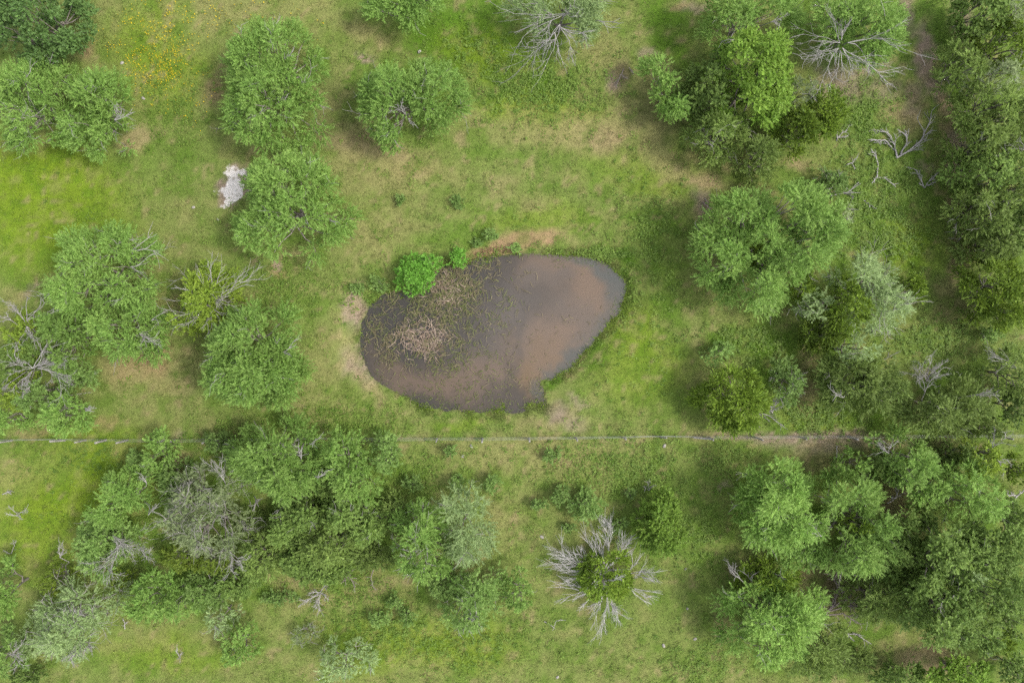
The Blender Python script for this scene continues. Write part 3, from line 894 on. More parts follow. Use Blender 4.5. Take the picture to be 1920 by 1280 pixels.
    for grp in np.array_split(order, nm_):
        if not len(grp):
            continue
        mean = lobes[grp, :3].mean(0)
        fork = split * 0.45 + mean * 0.55
        fork[2] = split[2] + (mean[2] - split[2]) * 0.5
        mid = (split + fork) / 2 + rng.normal(0, 0.10, 3) * h * 0.15 - np.array((0, 0, 0.05 * h))
        lines.append((np.array([split, mid, fork]), np.array((r0 * 0.75, r0 * 0.58, r0 * 0.45))))
        for g in grp:
            e = lobes[g, :3]
            m1 = fork + (e - fork) * 0.35 + rng.normal(0, 0.10, 3)
            m2 = fork + (e - fork) * 0.7 + rng.normal(0, 0.10, 3)
            e2 = e + (e - fork) / (np.linalg.norm(e - fork) + .1) * lobes[g, 3] * 0.35
            lines.append((np.array([fork, m1, m2, e2]), np.array((r0 * .42, r0 * .30, r0 * .2, .012))))
    v, fq = tubes(lines, 4)
    mesh_obj('trunk', v, fq, M_BARK, T, smooth=True)
    # ---- bare twigs between the leaves
    if twigs > 0:
        tl_ = []
        for (X, Y, Z, R_) in lobes:
            for k in range(rng.poisson(twigs)):
                dd = np.array((X, Y, 0)) / Rall * 0.7 + rng.normal(0, 0.5, 3) + np.array((0, 0, 0.35))
                grow(rng, (X, Y, Z + R_ * 0.1), dd, R_ * rng.uniform(0.7, 1.3), 0.020, 1, tl_, 0.7, 0.22, (2, 4))
        if tl_:
            v, fq = tubes(tl_, 3)
            mesh_obj('twigs', v, fq, M_TWIG, T)['kind'] = 'stuff'
    for (x0, y0, x1, y1, spread, depth) in dead:
        z0, z1 = h * 0.66, h * 0.76
        p0, p1 = at(x0, y0, z0), at(x1, y1, z1)
        p0[:2] -= root[:2]
        p1[:2] -= root[:2]
        Ld = float(np.linalg.norm(p1 - p0))
        qa, qb = split * .7 + p0 * .3 - (0, 0, .10 * h) + rng.normal(0, .12, 3), split * .35 + p0 * .65 - (0, 0, .12 * h) + rng.normal(0, .12, 3)
        tl_ = [(np.array([split, qa, qb, p0]), np.array((min(r0 * .5, .04), .034, .03, .028)))]
        for k in range(3 if depth > 1 else 2):
            grow(rng, p0, (p1 - p0) / Ld + rng.normal(0, 0.22, 3) * (k > 0), Ld * rng.uniform(0.85, 1.05), 0.026, depth, tl_, spread, 0.19, (3, 5))
        v, fq = tubes(tl_, 3)
        mesh_obj('bare_branch', v, fq, M_DEAD, T)
    return T

# ------------------------------------------------------------------ trees, north-west
plant('oak', [(72, 40, 92, 78)], 6.5, 'dense dark green oak in the north west corner')
plant('mesquite', [(72, 170, 80, 62), (60, 235, 62, 52)], 5.2, 'wispy light green mesquite on the left edge below the dark oak', twigs=2.2, gaps=[(75, 212, 18)], tint=1.02)
plant('mesquite', [(190, 185, 62, 55), (180, 250, 60, 48)], 4.8, 'light green mesquite right of its twin below the dark oak', twigs=1.6, dead=[(215, 225, 235, 205, .6, 2)])
plant('mesquite', [(505, 105, 92, 66), (508, 165, 90, 62), (500, 222, 90, 62)], 6.0, 'tall upright mesquite right of the yellow flower patch', twigs=.8, gaps=[(520, 203, 14)], dead=[(530, 115, 548, 98, .4, 1)])
plant('mesquite', [(545, 345, 92, 62), (550, 420, 110, 78)], 5.6, 'spreading mesquite beside the pale bare soil patch', twigs=.6, gaps=[(575, 410, 12)], dead=[(620, 414, 634, 420, .3, 0), (578, 420, 570, 405, .7, 1)])
plant('mesquite', [(735, 185, 72, 70), (810, 175, 70, 68), (735, 255, 24, 24)], 5.0, 'round mesquite standing alone north of the pond', twigs=.8, gaps=[(758, 212, 17), (740, 228, 8)], dead=[(760, 215, 752, 196, .7, 2), (765, 222, 772, 232, .8, 1)], tint=.94)
plant('mesquite', [(712, 5, 34, 30), (762, 18, 34, 38), (810, 0, 30, 28)], 4.6, 'mesquite cut by the top edge left of the brown dead limbs', twigs=.4)
plant('pale', [(985, 5, 40, 22), (1100, 45, 34, 46), (1060, 5, 44, 30), (1015, 36, 20, 20)], 5.0, 'half dead mesquite at the top edge with long bare limbs', twigs=1.0, tint=.9, dens=1.7,
      dead=[(1060, 25, 958, 68, .55, 2), (1050, 45, 1005, 118, .6, 2), (1040, 60, 1030, 128, .6, 2), (1055, 30, 1090, 22, .8, 2), (1050, 50, 1085, 78, .5, 2), (1120, 38, 1150, 62, .5, 1)])
# ------------------------------------------------------------------ north-east thicket
plant('mesquite', [(1370, 35, 62, 55), (1430, 15, 62, 40)], 5.4, 'bright mesquite at the top edge above the round yellow green tree', twigs=.9, dead=[(1445, 42, 1470, 30, .7, 2), (1375, 75, 1350, 68, .7, 1)])
plant('bright', [(1405, 120, 88, 58), (1415, 185, 78, 58)], 6.6, 'large round yellow green elm in the north east thicket')
plant('mesquite', [(1240, 150, 34, 50, -35), (1262, 200, 26, 40, -10)], 4.0, 'narrow mesquite standing at the western end of the north east thicket', tint=1.08)
plant('elm', [(1325, 165, 42, 70)], 4.8, 'dark bush squeezed between narrow mesquite and round yellow green elm', tint=.85)
plant('olive', [(1345, 252, 60, 54)], 4.2, 'feathery olive juniper below the round yellow green elm', twigs=.8)
plant('olive', [(1420, 298, 42, 44)], 3.6, 'small yellowish juniper lowest in the north east thicket', tint=.9)
plant('juniper', [(1545, 205, 40, 42), (1540, 240, 28, 24)], 4.0, 'compact bright yellow green juniper at the right end of its thicket', tint=1.12)
plant('grey', [(1500, 178, 34, 40)], 3.8, 'grey leaved small tree between round elm and compact juniper', twigs=1.5)
plant('juniper', [(1490, 245, 52, 44)], 3.8, 'dark green juniper left of and below the compact bright juniper', tint=.9)
plant('mesquite', [(1560, 35, 66, 46), (1630, 50, 72, 50), (1650, 95, 30, 28)], 5.6, 'mesquite at the top right with a fan of bare grey limbs', twigs=.8, tint=1.02,
      dead=[(1578, 75, 1585, 40, .5, 2), (1575, 80, 1518, 62, .6, 2), (1573, 90, 1535, 125, .6, 2), (1575, 95, 1570, 140, .6, 2), (1580, 90, 1615, 140, .6, 2), (1590, 80, 1690, 72, .45, 2), (1560, 90, 1480, 105, .5, 1)])
plant('mesquite', [(1395, 400, 68, 52), (1480, 395, 62, 60), (1530, 430, 50, 62), (1350, 480, 56, 66), (1425, 545, 62, 56), (1480, 490, 60, 50), (1420, 460, 60, 50)], 6.4, 'largest mesquite with a many lobed crown right of the pond', twigs=.3, gaps=[(1405, 470, 9)])
plant('juniper', [(1405, 475, 30, 28)], 4.0, 'dark juniper showing through the middle of the largest mesquite', tint=.8)
plant('bluish', [(1560, 345, 34, 26)], 2.4, 'low bluish shrub above the largest mesquite', name='shrub', twigs=.8, tint=.8)
plant('grey', [(1585, 405, 24, 26)], 2.2, 'small silvery grey shrub touching the largest mesquite', name='shrub', twigs=2, tint=1.5)
plant('pale', [(1620, 520, 62, 46), (1650, 570, 62, 60), (1525, 570, 32, 42)], 5.2, 'pale sparse mesquite with grey twigs right of the largest mesquite', twigs=2.2)
plant('juniper', [(1585, 575, 42, 54)], 5.0, 'yellow green juniper inside the pale sparse mesquite', tint=1.1)
plant('juniper', [(1500, 535, 24, 34)], 3.6, 'small yellow green juniper between largest mesquite and pale mesquite', tint=1.1)
plant('juniper', [(1708, 540, 26, 32)], 3.0, 'small bright juniper on the right side of the pale mesquite', tint=1.1)
plant('pale', [(1600, 655, 36, 40)], 4.6, 'small pale mesquite crown below the sparse twiggy mesquite', twigs=.8)
plant('juniper', [(1540, 620, 44, 44)], 3.4, 'dark juniper in the shade below the largest mesquite', tint=.72)
plant('olive', [(1600, 715, 62, 56), (1655, 730, 50, 56)], 4.8, 'broad green juniper above the right part of the fence', twigs=.3, tint=.82, dead=[(1582, 745, 1552, 740, .6, 1)])
plant('olive', [(1745, 770, 58, 50), (1805, 765, 48, 56)], 4.4, 'dark green juniper at the fence near the right edge', twigs=.3, tint=.82, dead=[(1755, 760, 1790, 780, .6, 1), (1735, 735, 1745, 690, .8, 3), (1830, 740, 1862, 748, .8, 2)])
plant('juniper', [(1375, 745, 66, 66)], 4.2, 'dark rounded juniper standing alone right of the pond above the fence', tint=1.15, dens=1.2)
plant('bluish', [(1345, 662, 32, 22, -20)], 2.6, 'pale bluish shrub just above the lone rounded juniper', name='shrub', tint=1.15)
plant('bluish', [(1475, 715, 32, 46)], 3.2, 'thin grey green shrub on the right flank of the lone rounded juniper', name='shrub', twigs=.8, dens=.8, tint=.85)
plant('juniper', [(1855, 535, 66, 56), (1880, 590, 50, 34)], 4.6, 'dark dense juniper on the right edge east of the trail')
# ------------------------------------------------------------------ wood along the right edge
plant('elm', [(1835, 20, 42, 40)], 5.0, 'dark green tree in the top right corner beside the trail', size=1.25, tint=1.02)
plant('grey', [(1895, 30, 36, 34)], 5.0, 'grey green tree in the very top right corner', twigs=1.0, size=1.25, tint=1.25)
plant('juniper', [(1890, 85, 50, 40)], 5.2, 'yellow green juniper in the eastern wood, second from the top', twigs=.4, size=1.25, tint=1.00)
plant('olive', [(1800, 130, 36, 44)], 4.2, 'thin olive juniper leaning over the top of the trail', dens=.8, size=1.25, tint=1.07)
plant('grey', [(1860, 155, 44, 32)], 5.0, 'greyish tree in the eastern wood beside the thin olive juniper', size=1.25, tint=1.20, twigs=.5)
plant('olive', [(1860, 210, 54, 44)], 5.0, 'olive juniper in the eastern wood level with the bare trail bend', size=1.25, tint=1.12)
plant('olive', [(1905, 235, 40, 46)], 5.0, 'yellowish juniper crown on the right edge above the bare twigs', size=1.25, tint=0.95)
plant('olive', [(1835, 275, 44, 36)], 4.6, 'dark juniper in the eastern wood beside the fallen V shaped limb', size=1.25, tint=0.97, dead=[(1838, 262, 1848, 252, .4, 1)])
plant('elm', [(1850, 325, 52, 44)], 4.8, 'green tree in the eastern wood, middle of the row', size=1.25, tint=1.14, dens=.9)
plant('olive', [(1905, 335, 34, 50)], 5.0, 'yellow green juniper on the right edge below the bare twigs', size=1.25, tint=0.95, dead=[(1920, 280, 1898, 275, .7, 2)])
plant('olive', [(1850, 395, 54, 46)], 4.6, 'twiggy dark juniper in the eastern wood, second from its southern end', size=1.25, tint=0.94, twigs=.8)
plant('elm', [(1905, 420, 34, 50)], 4.6, 'dark tree on the right edge above the dense edge juniper', size=1.25, tint=1.02)
plant('olive', [(1865, 460, 46, 32)], 4.0, 'dark juniper at the southern end of the eastern wood', size=1.25, tint=0.84)
# ------------------------------------------------------------------ south-east
plant('olive', [(1895, 700, 44, 46)], 4.0, 'green juniper with bare limbs on the right edge above the fence', tint=0.97, dead=[(1905, 690, 1862, 672, .4, 2)], size=1.1)
plant('bluish', [(1855, 625, 20, 18)], 1.8, 'small bluish shrub beside the dense edge juniper', name='shrub', tint=1.07, size=1.1)
plant('elm', [(1905, 760, 26, 40)], 3.6, 'dark bush on the right edge just above the fence', tint=0.82, size=1.1)
plant('mesquite', [(1700, 855, 56, 46), (1690, 890, 36, 22)], 4.8, 'green mesquite just below the fence near the right edge', tint=1.00, dead=[(1668, 850, 1650, 830, .8, 2)], size=1.1)
plant('elm', [(1655, 870, 26, 26)], 3.2, 'dark bush on the left of the mesquite just below the fence', tint=0.97, size=1.1)
plant('mesquite', [(1597, 870, 24, 30)], 3.2, 'small light green mesquite standing below the bare soil strip', name='mesquite_tree', lobe=.7, size=1.1)
plant('yellow', [(1838, 862, 36, 38)], 4.0, 'yellow green bushy tree with dead twigs on the right below the fence', tint=1.07, dead=[(1860, 840, 1880, 812, .6, 2), (1868, 860, 1890, 880, .9, 2)], size=1.1)
plant('elm', [(1795, 850, 22, 24)], 3.0, 'dark round bush left of the yellow green bushy tree', tint=0.77, size=1.1)
plant('mesquite', [(1815, 925, 62, 56)], 5.2, 'rounded mesquite above the large dark tree in the south east', twigs=.5, tint=1.14, size=1.1)
plant('mesquite', [(1735, 915, 42, 34)], 4.2, 'small mesquite left of the rounded one in the south east', tint=1.07, lobe=.8, size=1.1)
plant('juniper', [(1905, 880, 26, 30)], 3.4, 'yellowish juniper on the right edge above the stump of dead limbs', tint=1.12, size=1.1)
plant('elm', [(1900, 975, 34, 46)], 4.4, 'dark tree on the right edge right of the large dark tree', tint=1.02, size=1.1)
plant('mesquite', [(1455, 905, 62, 56), (1470, 975, 74, 58), (1430, 950, 40, 60)], 5.6, 'big mesquite below the fence, left of the pair', twigs=.6, tint=1.14, size=1.1)
plant('mesquite', [(1585, 930, 62, 44), (1630, 975, 44, 44), (1600, 1030, 66, 46), (1520, 1045, 40, 34)], 5.6, 'big mesquite below the fence, right of the pair, around a juniper', twigs=.5, tint=0.96, gaps=[(1598, 978, 20)], dead=[(1540, 1005, 1515, 1000, .7, 1)], size=1.1)
plant('juniper', [(1597, 978, 26, 22)], 4.6, 'small yellow juniper showing inside the big right hand mesquite', tint=1.25, size=1.1)
plant('mesquite', [(1420, 1140, 66, 54), (1480, 1150, 66, 56), (1440, 1200, 74, 44)], 5.2, 'mesquite left of the fallen brown limbs near the bottom', twigs=.7, tint=1.16, dead=[(1388, 1085, 1370, 1075, .7, 2)], size=1.1)
plant('juniper', [(1440, 1085, 52, 34)], 3.8, 'dark juniper behind the mesquite left of the fallen brown limbs', tint=1.07, dead=[(1410, 1090, 1400, 1070, .7, 1), (1475, 1090, 1468, 1078, .6, 1)], size=1.1)
plant('olive', [(1645, 1125, 52, 46)], 4.2, 'olive green juniper right of the fallen brown limbs', tint=1.04, twigs=.3, size=1.1)
plant('olive', [(1545, 1205, 52, 46), (1520, 1240, 40, 30)], 3.8, 'feathery dark juniper at the bottom below the fallen brown limbs', tint=0.94, dens=.8, size=1.1)
plant('elm', [(1735, 1005, 48, 46), (1720, 1080, 52, 50), (1790, 1040, 58, 56), (1770, 1120, 60, 50), (1850, 1020, 50, 52), (1850, 1090, 54, 56), (1800, 1170, 62, 46), (1720, 1150, 40, 40)], 7.0, 'largest dark elm with a lumpy crown in the south east corner', twigs=.25, size=1.1)
plant('pale', [(1790, 1062, 26, 28)], 6.8, 'pale twiggy crown rising in the middle of the largest dark elm', twigs=2, tint=0.97, size=1.1)
plant('juniper', [(1865, 1195, 36, 26)], 3.0, 'small yellow green juniper below the largest dark elm', tint=1.10, size=1.1)
plant('elm', [(1905, 1150, 30, 50)], 4.6, 'dark tree on the right edge beside the small yellow green juniper', tint=0.97, size=1.1)
plant('bright', [(1800, 1262, 62, 26)], 3.6, 'bright green bush cut by the bottom edge in the south east', tint=1.04, size=1.1)
plant('elm', [(1690, 1268, 44, 22)], 3.2, 'dark bush cut by the bottom edge left of the bright green bush', tint=1.02, size=1.1)
plant('elm', [(1905, 1255, 30, 34)], 3.6, 'dark bush in the bottom right corner', tint=1.02, size=1.1)
for sx, sy, rx, ry, hh, st_, tn, lab in [
        (1660, 1000, 34, 34, 2.6, 'elm', .8, 'dark brush between big right mesquite and largest dark elm'), (1760, 880, 34, 26, 2.2, 'elm', .8, 'dark brush between small and rounded mesquite below the fence'), (1680, 1070, 30, 34, 2.8, 'elm', .95, 'green brush left of the largest dark elm'),
        (1600, 1240, 44, 26, 2.2, 'olive', .85, 'low olive brush at the bottom edge below the pale forked branch'), (1850, 800, 40, 30, 2.4, 'olive', .8, 'olive brush on the fence at the right edge')]:
    plant(st_, [(sx, sy, rx, ry)], hh, lab, name='shrub', tint=tn)
# ------------------------------------------------------------------ west
plant('mesquite', [(180, 490, 72, 66), (250, 460, 46, 46), (160, 550, 68, 44), (235, 545, 50, 36)], 5.8, 'broad mesquite on the left with grey twigs', twigs=.8, gaps=[(255, 465, 12)], dead=[(245, 470, 290, 460, .5, 1), (245, 500, 280, 505, .4, 1)], tint=1.02)
plant('mesquite', [(230, 610, 64, 54), (255, 650, 50, 36), (285, 590, 28, 38)], 4.8, 'mesquite just below the broad left mesquite', twigs=.7, dead=[(262, 625, 275, 640, .8, 2), (285, 600, 308, 590, .5, 1)])
plant('yellow', [(395, 560, 56, 66), (350, 590, 26, 50)], 4.2, 'yellow green tree with many bare silver limbs', name='leafy_tree', dens=1.3,
      dead=[(395, 565, 352, 528, .5, 2), (395, 560, 400, 498, .5, 2), (400, 565, 462, 535, .5, 2), (395, 570, 350, 620, .5, 2), (395, 572, 392, 612, .5, 2), (392, 560, 358, 560, .5, 2), (400, 565, 425, 560, .6, 2)])
plant('mesquite', [(480, 640, 88, 76), (450, 705, 76, 60), (505, 705, 66, 70)], 6.0, 'dense round mesquite left of the pond', twigs=.3, dens=1.15, tint=.93, dead=[(530, 660, 552, 655, .4, 1)])
plant('yellow', [(45, 630, 38, 50), (30, 735, 34, 42)], 4.4, 'yellow green tree full of dead grey limbs on the left edge', name='leafy_tree', dens=1.3, tint=.9,
      dead=[(50, 600, 75, 560, .6, 2), (45, 600, 32, 572, .7, 2), (50, 610, 52, 650, .6, 2), (62, 690, 95, 650, .6, 3), (62, 690, 18, 680, .6, 3), (60, 695, 45, 720, .7, 3), (70, 690, 128, 695, .5, 3), (20, 600, 5, 590, .8, 2), (55, 725, 42, 738, .6, 2), (15, 720, 3, 730, .8, 2)])
plant('elm', [(70, 655, 46, 40), (20, 680, 26, 40)], 3.2, 'dark green understory bush beneath the dead grey limbs', tint=.95)
plant('mesquite', [(125, 610, 48, 42), (130, 660, 38, 40)], 4.4, 'mesquite right of the dead grey limbs on the left', tint=.82, lobe=.8)
plant('bluish', [(80, 745, 48, 36), (140, 705, 40, 24)], 3.6, 'bluish green mesquite below the dead grey limbs', tint=.9, twigs=.6)
plant('mesquite', [(130, 775, 50, 42)], 4.2, 'bright mesquite touching the fence on the left', twigs=.4, tint=1.08, dead=[(160, 770, 168, 772, .9, 2)])
plant('mesquite', [(20, 785, 36, 24)], 3.4, 'light green mesquite in front of the fence at the left edge', tint=1.08)
# ------------------------------------------------------------------ south-west
plant('mesquite', [(305, 825, 26, 26), (300, 855, 24, 26)], 3.4, 'small mesquite standing across the fence line on the left', lobe=.7, twigs=.4, size=1.06)
plant('bluish', [(410, 830, 24, 22)], 2.6, 'small dark shrub at the fence left of the dense mesquite', name='shrub', tint=.72, size=1.06)
plant('mesquite', [(510, 850, 82, 62), (540, 895, 66, 42)], 6.0, 'dense mesquite overhanging the fence below the pond', dens=1.15, twigs=.3, tint=.9, dead=[(585, 830, 597, 818, .5, 1), (565, 860, 560, 840, .7, 1), (595, 895, 605, 885, .7, 1)], size=1.06)
plant('mesquite', [(645, 850, 44, 44), (665, 900, 54, 46)], 4.8, 'yellowish mesquite right of the dense one below the fence', lobe=.8, tint=.98, size=1.06)
plant('bluish', [(725, 850, 28, 40)], 3.4, 'small bluish mesquite at the fence south of the pond', lobe=.7, size=1.06)
plant('mesquite', [(240, 920, 44, 44), (205, 955, 58, 34, -20)], 4.8, 'mesquite on the left below the fence, upper of two', twigs=.4, dead=[(275, 905, 262, 892, .4, 1), (278, 965, 290, 945, .5, 1)], size=1.06)
plant('bluish', [(195, 1010, 56, 40), (200, 1050, 46, 28)], 4.4, 'mesquite with brown dead limbs on the left, lower of two', twigs=.5, dead=[(225, 1020, 195, 1078, .6, 3), (225, 1015, 250, 1040, .6, 3), (265, 1030, 278, 1055, .6, 2), (215, 1005, 240, 1020, .8, 2)], size=1.06)
plant('grey', [(390, 920, 70, 50), (400, 990, 76, 62), (340, 960, 34, 60)], 5.4, 'large grey twiggy tree in the south west thicket', twigs=4.5, dens=1.0,
      dead=[(430, 1030, 437, 1065, .7, 3), (420, 900, 405, 868, .7, 2), (380, 1010, 370, 990, .8, 2)])
plant('yellow', [(345, 1040, 44, 30), (400, 1050, 40, 26)], 3.4, 'yellow green bush at the foot of the grey twiggy tree', tint=.62, size=1.06)
plant('elm', [(545, 985, 44, 44), (585, 960, 40, 44)], 3.6, 'dark leafy bush below the dense mesquite in the thicket', tint=1.0, twigs=.8, size=1.06)
plant('olive', [(490, 1045, 44, 42)], 3.6, 'feathery yellow olive juniper in the south west thicket', tint=1.05, size=1.06)
plant('elm', [(655, 960, 56, 44), (700, 985, 34, 34)], 3.8, 'brownish green bush below the yellowish mesquite', tint=1.05, twigs=1.0, dens=.85, size=1.06)
plant('olive', [(620, 1020, 66, 44)], 4.0, 'dark feathery juniper at the right of the south west thicket', tint=1.0, size=1.06)
plant('elm', [(560, 1050, 44, 30)], 2.8, 'low dark bush at the bottom of the south west thicket', tint=.95, size=1.06)
plant('mesquite', [(295, 1110, 46, 46), (345, 1125, 46, 34)], 4.2, 'light mesquite below the south west thicket', lobe=.8, size=1.06)
plant('bluish', [(385, 1110, 44, 34)], 3.2, 'bluish mesquite right of the light one below the thicket', twigs=.6, tint=.85, size=1.06)
plant('pale', [(415, 1150, 34, 34)], 3.0, 'pale twiggy bush below the bluish mesquite', twigs=1.5, dens=.8, size=1.06)
plant('pale', [(150, 1140, 72, 50), (130, 1185, 72, 54)], 4.8, 'pale mesquite full of grey twigs near the bottom left', twigs=3.0, gaps=[(155, 1155, 12)], dead=[(160, 1155, 140, 1140, .6, 2), (150, 1200, 125, 1235, .6, 3), (165, 1205, 170, 1220, .8, 2)], size=1.06)
plant('yellow', [(105, 1085, 28, 38)], 3.0, 'yellow green bush above the pale twiggy mesquite', tint=.72, dead=[(112, 1045, 120, 1030, .6, 2)], size=1.06)
plant('mesquite', [(8, 1105, 30, 54)], 4.2, 'light green mesquite cut by the left edge near the bottom', size=1.06)
plant('bluish', [(10, 1225, 36, 44)], 3.6, 'mesquite with dead twigs cut by the left edge at the bottom', dead=[(15, 1225, 45, 1222, .6, 3)], size=1.06)
plant('elm', [(45, 1272, 34, 14)], 2.2, 'dark low bush in the bottom left corner', tint=.8, name='shrub', size=1.06)
plant('mesquite', [(445, 1215, 32, 32), (460, 1185, 18, 18)], 3.0, 'small round mesquite at the bottom left of centre', lobe=.7, size=1.06)
plant('pale', [(640, 1240, 54, 36)], 3.4, 'pale thin mesquite cut by the bottom edge', twigs=.8, dens=.8, size=1.06)
plant('grey', [(570, 1190, 22, 18)], 1.8, 'small grey twiggy shrub above the pale bottom edge mesquite', name='shrub', twigs=3, size=1.06)
plant('mesquite', [(790, 985, 48, 44), (800, 1040, 58, 52)], 4.8, 'yellowish mesquite with grey twigs south of the fence', lobe=.8, twigs=1.2, dead=[(775, 1045, 765, 1030, .8, 2), (800, 1060, 798, 1075, .6, 2), (775, 1010, 768, 1000, .6, 1)], size=1.06)
plant('pale', [(860, 945, 58, 36), (880, 1005, 52, 50)], 4.6, 'pale green mesquite right of the yellowish one south of the fence', twigs=.7, dens=1.1, tint=.9, size=1.06)
plant('bluish', [(890, 1100, 60, 36), (880, 1145, 54, 34)], 4.2, 'bluish mesquite with a bare fork south of the fence', twigs=.7, dens=.9, dead=[(870, 1130, 858, 1122, .5, 1), (872, 1130, 885, 1165, .5, 2)], size=1.06)
plant('mesquite', [(970, 1108, 30, 38)], 3.4, 'small mesquite joined to the right of the bluish one', lobe=.7, twigs=.3, size=1.06)
plant('bright', [(1235, 965, 42, 44), (1240, 1010, 44, 34)], 3.6, 'bright green rounded bush beside the skeleton juniper', tint=.82, name='leafy_bush', size=1.06)
for sx, sy, rx, ry, hh, st_, tn, lab in [
        (470, 990, 40, 34, 2.4, 'olive', .8, 'low olive brush between grey twiggy tree and dark leafy bush'), (330, 900, 34, 40, 2.4, 'bluish', .75, 'dark brush left of the grey twiggy tree'), (690, 1040, 44, 30, 2.2, 'olive', .85, 'low olive brush at the right end of the thicket'),
        (440, 1090, 40, 28, 2.0, 'elm', 1.0, 'low green brush below the olive juniper'), (600, 1070, 50, 26, 1.8, 'elm', 1.0, 'low green brush above the pale brush heap'), (265, 870, 26, 24, 2.0, 'bluish', .9, 'small shrub below the fence left of the thicket'),
        (740, 960, 34, 34, 2.0, 'olive', .95, 'low brush between yellowish mesquite and thicket'), (830, 1090, 34, 30, 2.2, 'bluish', .9, 'low shrub left of the bluish forked mesquite'), (230, 1090, 30, 24, 1.8, 'yellow', .8, 'low yellow green brush right of the pale twiggy mesquite'),
        (620, 900, 30, 40, 3.0, 'elm', .9, 'dark brush between the dense and the yellowish mesquite'), (60, 1190, 26, 40, 2.2, 'pale', .9, 'pale brush left of the pale twiggy mesquite'), (520, 1120, 30, 14, 1.0, 'bluish', .85, 'very low brush left of the pale brush heap')]:
    plant(st_, [(sx, sy, rx, ry)], hh, lab, name='shrub', tint=tn, size=1.1)
# ------------------------------------------------------------------ small shrubs
for sx, sy, rx, ry, hh, lab, tn in [
        (858, 905, 18, 16, 1.5, 'tiny bluish shrub south of the fence, left of two alike', .95), (922, 906, 18, 18, 1.5, 'tiny bluish shrub south of the fence, right of two alike', .95), (846, 845, 14, 12, 1.2, 'tiny shrub just below the fence south of the pond', .95),
        (1037, 852, 18, 14, 1.3, 'tiny green shrub below the fence south east of the pond', .95), (1098, 950, 34, 30, 2.2, 'bluish shrub above the skeleton juniper', 1.0), (1050, 928, 22, 18, 1.6, 'thin grey green shrub left of the bluish one', .85),
        (1010, 945, 20, 14, 1.2, 'very low bluish shrub in the open pasture', .9), (778, 905, 20, 12, 1.2, 'low shrub below the fence among shadow', .85), (1065, 992, 14, 10, 1.0, 'tiny shrub behind the skeleton juniper', .9),
        (738, 1130, 16, 18, 1.5, 'tiny green shrub below the south west thicket, upper one', 1.0), (765, 1155, 18, 16, 1.5, 'tiny bluish shrub below the south west thicket, lower one', .95), (712, 1160, 22, 14, 1.3, 'tiny pale shrub left of the lower bluish one', 1.0),
        (708, 530, 22, 18, 1.4, 'bluish shrub at the north west corner of the pond', .85), (672, 540, 18, 8, .8, 'low bluish clump west of the pond', .9), (966, 465, 11, 10, .9, 'small green tuft on the rusty north bank', 1.1),
        (920, 440, 14, 12, .8, 'small leafy weed above the north bank', .9), (895, 455, 12, 8, .6, 'low weed left of the rusty bank', .9), (1182, 925, 8, 8, .8, 'tiny dry shrub above the bright rounded bush', .8),
        (1160, 985, 16, 16, 1.4, 'greyish shrub between skeleton juniper and bright bush', .8), (858, 380, 12, 14, .7, 'faint bluish weed north of the pond, right one', .85), (750, 375, 12, 10, .7, 'faint bluish weed north of the pond, left one', .85),
        (1300, 660, 0, 0, 0, '', 0), (650, 1180, 0, 0, 0, '', 0)]:
    if rx:
        plant('bluish', [(sx, sy, rx, ry)], hh, lab, name='shrub', tint=tn, dens=1.1)
for sx, sy, rx, ry, hh, lab in [(775, 515, 40, 36, 2.4, 'bright green willow bush at the pond edge, large one'), (806, 490, 24, 20, 2.2, 'bright green willow bush behind the large one at the pond edge'), (858, 482, 20, 19, 1.6, 'smaller willow bush on the north shore of the pond')]:
    plant('willow', [(sx, sy, rx, ry)], hh, lab)

# ------------------------------------------------------------------ skeleton juniper: green heart, ring of dead grey limbs
T = plant('juniper', [(1138, 1080, 55, 50)], 3.6, 'juniper with green heart and a ring of dead grey limbs', dens=1.1, tint=1.25)
rj = np.random.default_rng(9)
jr = np.array(T.location)
for (bx_, by_, tx_, ty_, dp) in [(1127, 1059, 1084, 994, 2), (1127, 1058, 1110, 993, 2), (1132, 1052, 1124, 993, 2), (1142, 1046, 1146, 979, 3), (1157, 1046, 1180, 998, 3), (1160, 1048, 1189, 1011, 2), (1182, 1067, 1199, 1028, 2),
                                 (1184, 1074, 1230, 1063, 3), (1182, 1090, 1206, 1054, 2), (1180, 1099, 1230, 1114, 2), (1180, 1101, 1212, 1131, 2), (1140, 1116, 1160, 1159, 3), (1138, 1116, 1130, 1183, 3), (1132, 1116, 1116, 1176, 2), (1130, 1114, 1103, 1151, 2),
                                 (1103, 1124, 1088, 1146, 2), (1109, 1106, 1066, 1130, 2), (1097, 1108, 1043, 1104, 2), (1100, 1104, 1048, 1088, 2), (1107, 1082, 1042, 1079, 1), (1105, 1074, 1046, 1067, 2), (1105, 1072, 1036, 1036, 3), (1103, 1070, 1052, 1029, 3), (1106, 1062, 1078, 1042, 2), (1150, 1088, 1168, 1078, 1)]:
    zb = 0.9 if (bx_, by_) != (1150, 1088) else 3.3
    p0, p1 = at(bx_, by_, zb) - jr, at(tx_, ty_, zb + rj.uniform(0.1, 0.7)) - jr
    Lb = np.linalg.norm(p1 - p0)
    ln = [(np.array([(0, 0, zb * 0.75), p0 * (0.5, 0.5, 0.85), p0]), np.array((.05, .045, .04)))]
    for k in range(2):
        grow(rj, p0, (p1 - p0) / Lb + rj.normal(0, .14, 3) * (k > 0), Lb * (.84 if k == 0 else rj.uniform(.5, .8)), 0.021, dp - 1 if dp > 1 else 1, ln, 0.42, 0.10, (6, 9))
    v, fq = tubes(ln, 4)
    mesh_obj('dead_limb', v, fq, M_SILVER, T)

# ------------------------------------------------------------------ fallen and dead wood on the ground


